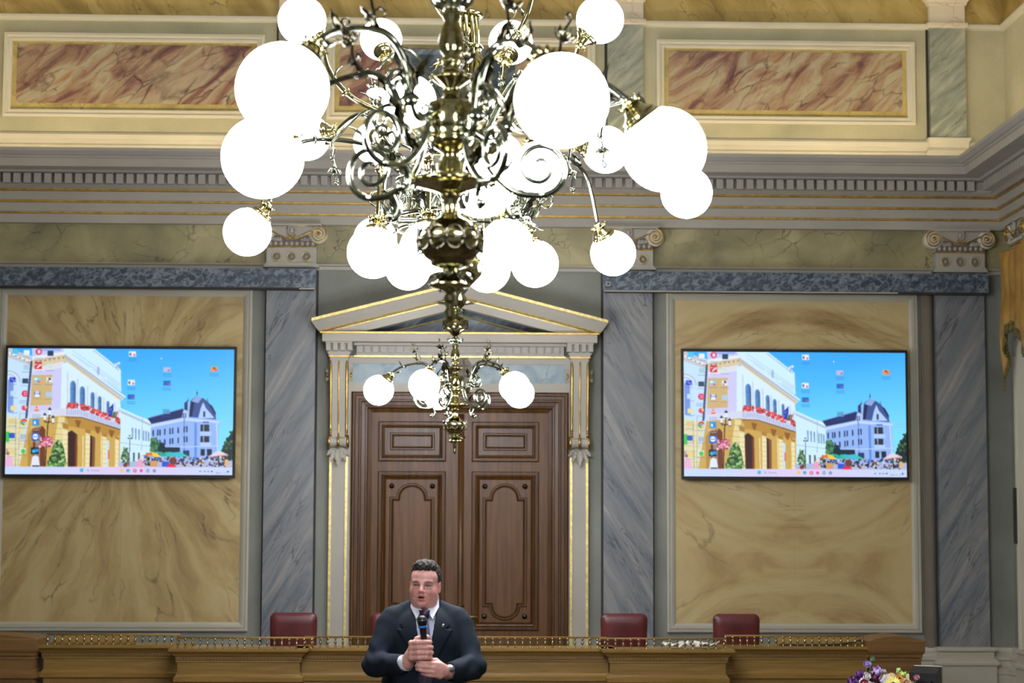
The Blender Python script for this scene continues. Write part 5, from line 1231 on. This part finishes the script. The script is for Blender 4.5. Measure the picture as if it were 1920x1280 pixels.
# ---- jacket
mm = NT('dark_blue_wool'); suitc = mm.ramp(mm.noise(mm.map(sc=(1,1,1)),7,4).outputs[0],[(.3,(12,22,34)),(.7,(18,31,46))]); mm.b.inputs['Specular IOR Level'].default_value = .25; suit = mm.out(suitc,.8,0,mm.noise(mm.tc,500,2).outputs[0],.25,.001)
J = Field((-.34,-.34,.78),(.34,.24,1.68),.0042)
J.ell((0,.005,1.42),(.196,.142,.19),.02); J.ell((0,-.015,1.15),(.215,.172,.27),.06); J.ell((0,.0,.93),(.205,.155,.20),.06)
for s in (-1,1):
    J.cap((s*.050,.025,1.606),(s*.150,.010,1.556),.036,.044,.03); J.cap((s*.150,.005,1.546),(s*.168,-.005,1.520),.050,.053,.03)
    J.cap((s*.168,-.005,1.520),(s*.226,-.095,1.345),.056,.055,.015)
J.cap((-.226,-.095,1.345),(-.102,-.240,1.352),.056,.047,.012); J.cap((.228,-.095,1.335),(.132,-.248,1.322),.060,.046,.012)
for a,b in (((-.102,-.240,1.352),(-.072,-.275,1.362)),((.132,-.248,1.322),(.10,-.280,1.324))): J.cap(a,b,.036,.036,0,'sub')
X,Y,Z = J.grid()
fold = .0035*np.sin(70*Z+30*X+8*np.sin(20*X))*np.exp(-((np.abs(X)-.235)/.06)**2)*np.clip((1.5-Z)/.1,0,1)+.003*np.sin(55*Z-45*np.abs(X)+3)*np.exp(-((Z-1.33)/.12)**2)*np.clip((np.abs(X)-.1)/.08,0,1)
J.f = (J.f-fold).astype(np.float32)
vw = np.interp(Z,[1.25,1.30,1.40,1.50,1.585,1.60,1.7],[-.01,.0,.021,.040,.053,.060,.11])-0
wedge = np.maximum(np.abs(X-.004)-vw, Y+.02); J.f = np.maximum(J.f, -wedge.astype(np.float32))
nk = np.sqrt((X-.003)**2+(Y-.012)**2)-.069; J.f = np.maximum(J.f, -np.maximum(nk,1.565-Z).astype(np.float32))
lw = np.interp(Z,[1.27,1.34,1.44,1.508,1.512,1.53,1.60],[.004,.030,.060,.088,.066,.070,.02])
lap = (np.abs(X-.004) > vw-.002)&(np.abs(X-.004) < vw+lw)&(Y < -.03)&(Z > 1.27)&(Z < 1.60)&~((np.abs(Z-1.510) < .0035)&(np.abs(X) > .098)); J.f = J.f-(.0062*lap).astype(np.float32)
gap = np.maximum(np.abs(X-.010-.02*(1.28-Z))-.0022, np.maximum(Z-1.27, np.maximum(Y+.02, -(J.f+.006)))); J.f = np.maximum(J.f,-gap.astype(np.float32))
jk, _ = J.mesh('jacket', suit, man, True, 1)
m = XZ()
m.lathe([(.0085,0),(.0085,.003),(.006,.005),(0,.005)],(.013,-.188,1.255),12,(0,-1,0)); m.build('button',K['black'],man)
m = XZ(); m.lathe([(.0082,0),(.0082,.002),(.005,.004),(0,.0045)],(.086,-.128,1.522),14,(.1,-1,.1)); o = m.build('lapel_pin',K['chrome'],man); o['label'] = 'small round silvery lapel pin'
# ---- tie
mm = NT('striped_silk'); vt = mm.map(rot=(0,math.radians(38),0)); wv = mm.n('ShaderNodeTexWave',Vector=vt,Scale=55.0,_bands_direction='Z'); tiem = mm.out(mm.ramp(wv.outputs['Fac'],[(.62,(36,28,58)),(.78,(150,146,196))]),.45)
mm = NT('plain_violet_silk'); knotm = mm.out(lin((44,30,56)),.45)
m = XZ()
m.add([(-.026,-.100,1.592),(.026,-.100,1.592),(.018,-.120,1.552),(-.014,-.120,1.552),(-.022,-.082,1.592),(.022,-.082,1.592),(.014,-.10,1.552),(-.010,-.10,1.552)],[(0,3,2,1),(4,5,6,7),(0,1,5,4),(1,2,6,5),(2,3,7,6),(3,0,4,7)],True,1)
rows = [(.002,.014,1.556,-.118),(.004,.021,1.50,-.136),(.006,.026,1.44,-.148),(.008,.031,1.36,-.162),(.008,.034,1.28,-.174),(.008,.0,1.22,-.18)]
v = []
for x_,w_,z_,y_ in rows: v += [(x_-w_,y_,z_),(x_,y_-.005,z_),(x_+w_,y_,z_),(x_+w_,y_+.004,z_),(x_-w_,y_+.004,z_)]
m.add(v,[(i*5+j,i*5+(j+1)%5,(i+1)*5+(j+1)%5,(i+1)*5+j) for i in range(5) for j in range(5)],True,0); m.build('tie',[tiem,knotm],man)
# ---- watch, trousers, shoes
m = XZ(); ax = Vector((-.5,-.72,.08)).normalized(); m.lathe([(.030,-.008),(.034,-.008),(.035,0),(.034,.008),(.030,.008)],(.112,-.272,1.322),20,ax,0,False); m.lathe([(0,0),(.017,0),(.017,.008),(.014,.010),(0,.010)],(.122,-.300,1.338),18,(.35,-.7,.6),0,False); o = m.build('wristwatch',K['chrome'],man); o['label'] = 'steel wristwatch'
mm = NT('trouser_wool'); tro = mm.out(lin((28,36,48)),.8)
T = Field((-.24,-.22,.05),(.24,.22,.98),.009)
T.ell((0,0,.90),(.175,.13,.12),.03)
for s in (-1,1): T.cap((s*.09,0,.86),(s*.115,-.005,.50),.095,.075,.03); T.cap((s*.115,-.005,.50),(s*.125,.01,.10),.075,.062,.02)
T.mesh('trousers',tro,man)
for s in (-1,1):
    F_ = Field((s*.13-.07,-.22,-.01),(s*.13+.07,.12,.14),.006); F_.ell((s*.13,-.10,.035),(.046,.11,.034),.02); F_.ell((s*.13,.03,.045),(.040,.06,.045),.02); F_.cap((s*.127,.02,.05),(s*.126,.015,.11),.042,.045,.02); F_.f = np.maximum(F_.f,-(F_.grid()[2]).astype(np.float32)); F_.mesh('shoe',K['black'],man)
# ---- microphone (held, a thing of its own)
mic = thing('microphone',(PX+MBt[0],PY+MBt[1],MBt[2]),'black handheld microphone with a blue ring, held in the man\'s hand','microphone')
mic.rotation_mode = 'QUATERNION'; mic.rotation_quaternion = Vector((0,0,1)).rotation_difference(Vector(MT-MBt))
L_ = float(np.linalg.norm(MT-MBt))
m = XZ(); m.lathe([(0,0),(.011,.001),(.012,.01),(.0125,.06),(.0155,L_-.055),(.017,L_-.05),(0,L_-.05)],(0,0,0),20); m.build('handle',K['black'],mic)
m = XZ(); m.lathe([(.0195,L_-.051),(.0215,L_-.049),(.0215,L_-.044),(.0195,L_-.042)],(0,0,0),20,None,None,True); mm = NT('bright_blue_plastic'); o = m.build('ring',mm.out(lin((40,140,230)),.35),mic)
m = XZ(); m.lathe([(.016,L_-.044),(.020,L_-.038),(.0225,L_-.022),(.0235,L_-.018)],(0,0,0),24); m.ball((0,0,L_-.017),(.0228,.0228,.0215),20,12); m.build('grille',K['black'],mic)
m = XZ(); m.lathe([(.0226,-.0012),(.0238,0),(.0226,.0012)],(0,0,L_-.017),24,None,None,False); m.build('grille_band',K['chrome'],mic)

# ================================================================ FLOWERS, TABLE AND MONITOR AT THE LOWER RIGHT
t = thing('side_table',(2.7,-7.75,0),'small dark wooden table standing under the flowers, below the frame edge','table')
m = XZ(); m.box(-.75,.55,-.35,.35,.72,.76); m.build('table_top',K['oakv'],t)
for x in (-.70,.50):
    for y in (-.3,.3): m = XZ(); m.box(x-.025,x+.025,y-.025,y+.025,0,.72); m.build('leg',K['oakv'],t)
def fm(name,c,r=.6): mm = NT(name); return mm.out(mm.ramp(mm.noise(mm.tc,40,3).outputs[0],[(.3,tuple(v*.82 for v in c)),(.7,c)]),r)
FC = {'violet':fm('violet_petals',(92,40,120)),'lilac':fm('lilac_petals',(190,160,220)),'pink':fm('pink_petals',(226,150,170)),'coral':fm('coral_petals',(206,96,100)),'white':fm('white_petals',(240,236,232)),'yellow':fm('yellow_petals',(244,234,130)),'orange':fm('orange_petals',(232,160,60)),'peach':fm('peach_petals',(238,200,160)),'wine':fm('wine_petals',(84,24,52)),'green':fm('leaf_green',(88,130,84)),'lime':fm('lime_petals',(180,214,120)),'dark':fm('dark_centre',(52,42,22))}
kraft = fm('kraft_paper',(206,176,136)); lilacp = fm('lilac_tissue',(190,190,220)); vasem = fm('grey_glazed_vase',(120,124,126),.2)
def flower(m, c, r, kind, mi, ci=None):
    c = Vector(c); d = Vector((rf.uniform(-.35,.35),-.75,rf.uniform(.2,.7))).normalized(); u = d.orthogonal().normalized()
    if kind == 'gerbera':
        for ring,(n,l) in enumerate(((18,r),(14,r*.72))):
            for k in range(n): q = Matrix.Rotation(2*PI*(k+.5*ring)/n,3,d) @ u; m.leaf(c+d*.003*ring+q*r*.15,q+d*.12,d,l*.85,r*.30,.12,4,.0,mi)
        m.ball(c+d*.006,(r*.22,r*.22,r*.22),10,6,ci)
    elif kind == 'rose':
        for ring,(n,a) in enumerate(((3,.15),(5,.45),(6,.85))):
            for k in range(n): q = Matrix.Rotation(2*PI*k/n+ring,3,d) @ u; m.leaf(c+q*r*.15*ring-d*r*.3,q*a+d*(1-a*.5),d,r*1.0,r*1.0,.35,5,.0,mi)
        m.ball(c,(r*.4,)*3,8,6,mi)
    else:
        for k in range(16): q = Vector((rf.uniform(-1,1),rf.uniform(-1,1),rf.uniform(-1,1))).normalized(); m.leaf(c+q*r*.2,q,d,r*.8,r*.55,.2,3,.0,mi)
        m.ball(c,(r*.6,)*3,8,6,mi)
def bouquet(x, y, z, lab, wrap, heads):
    t = thing('bouquet',(x,y,.76),lab,'bouquet')
    m = XZ(); m.lathe([(.05,0),(.075,.02),(.085,.10),(.07,.18),(.06,.20),(.055,.20)],(0,0,0),20,None,None,False); m.lathe([(0,.004),(.05,.004)],(0,0,0),20,None,None,False); m.build('vase',vasem,t)
    if wrap:
        m = XZ(); n = 26; v = []
        for j in range(5):
            for i in range(n+1):
                a = (.05+.62*i/n)*PI if wrap is kraft else (-.10+.55*i/n)*PI; r = .04+.028*j; v.append((r*math.cos(a)*1.15,r*math.sin(a)*.8+.02,.12+.055*j+(.012*math.sin(i*.9)+.012*math.sin(i*.4) if j == 4 else 0)))
        m.add(v,[(j*(n+1)+i,j*(n+1)+i+1,(j+1)*(n+1)+i+1,(j+1)*(n+1)+i) for j in range(4) for i in range(n)],True); w = m.build('wrapping_paper',wrap,t); w.modifiers.new('s','SOLIDIFY').thickness = .002
    st_ = XZ()
    for (dx,dy,dz,r,kind,c) in heads:
        dx *= .72; m = XZ(); flower(m,(dx,dy,dz),r,kind,0,1); m.build('flower',[FC[c],FC['dark']],t)
        st_.tube(bez([(0,0,.12),(dx*.4,dy*.4,dz*.55),(dx,dy+.01,dz-.01)],5),.003,5)
    for k in range(14): a = rf.random()*2*PI; st_.leaf((.06*math.cos(a),.06*math.sin(a),.2+.06*rf.random()),(math.cos(a),math.sin(a),.9),(0,0,-1),.10,.035,.3,6)
    st_.build('foliage',FC['green'],t)
rf = random.Random(21)
bouquet(2.49,-7.8,0,'bouquet with violet, coral and white flowers, left of the yellow gerbera bouquet',lilacp,
 [(-.13,-.10,.27,.035,'rose','pink'),(-.09,-.12,.31,.040,'puff','violet'),(-.03,-.10,.355,.038,'puff','violet'),(.0,-.13,.30,.040,'rose','coral'),(.05,-.08,.415,.032,'rose','lilac'),(.03,-.13,.345,.030,'rose','white'),(.06,-.15,.285,.040,'rose','white'),(.10,-.12,.335,.042,'puff','wine'),(.13,-.10,.37,.045,'puff','lilac'),(-.03,-.14,.25,.03,'gerbera','white'),(.10,-.05,.44,.022,'puff','green'),(.12,-.13,.29,.036,'puff','wine'),(-.06,-.08,.33,.03,'puff','violet'),(.18,-.1,.375,.018,'rose','white')])
bouquet(2.685,-7.8,0,'bouquet with a large pale yellow gerbera and peach flowers in brown wrapping paper',kraft,
 [(-.03,-.16,.305,.052,'gerbera','yellow'),(-.09,-.12,.295,.034,'gerbera','white'),(.03,-.12,.335,.034,'gerbera','orange'),(.07,-.10,.355,.028,'puff','lime'),(.10,-.12,.30,.036,'rose','peach'),(.05,-.15,.285,.034,'rose','orange'),(.15,-.10,.29,.032,'puff','peach'),(.19,-.08,.335,.026,'rose','pink'),(.20,-.13,.27,.034,'puff','lime'),(-.06,-.16,.26,.032,'rose','pink'),(.0,-.17,.25,.03,'puff','white'),(.04,-.08,.38,.02,'puff','lime')])
t = thing('monitor',(2.895,-7.80,.76),'black monitor turned away from the camera, beside the flowers at the lower right','monitor',None,math.radians(-33))
m = XZ(); m.prism([(-.05,.10),(.045,.10),(.045,.398),(.02,.398),(-.05,.362)],-.085,.085,None,'x'); m.prism([(-.06,.14),(.06,.14),(.055,.32),(-.055,.32)],-.065,-.05); m.box(.02,.04,-.0665,-.065,.27,.28); m.build('housing',K['black'],t)
m = XZ(); m.box(-.088,.088,.045,.056,.09,.402); m.build('front_bezel',K['frame'],t)
m = XZ(); m.lathe([(.10,0),(.10,.01),(.03,.02),(.025,.12)],(0,0,0),20); m.build('stand',K['black'],t)
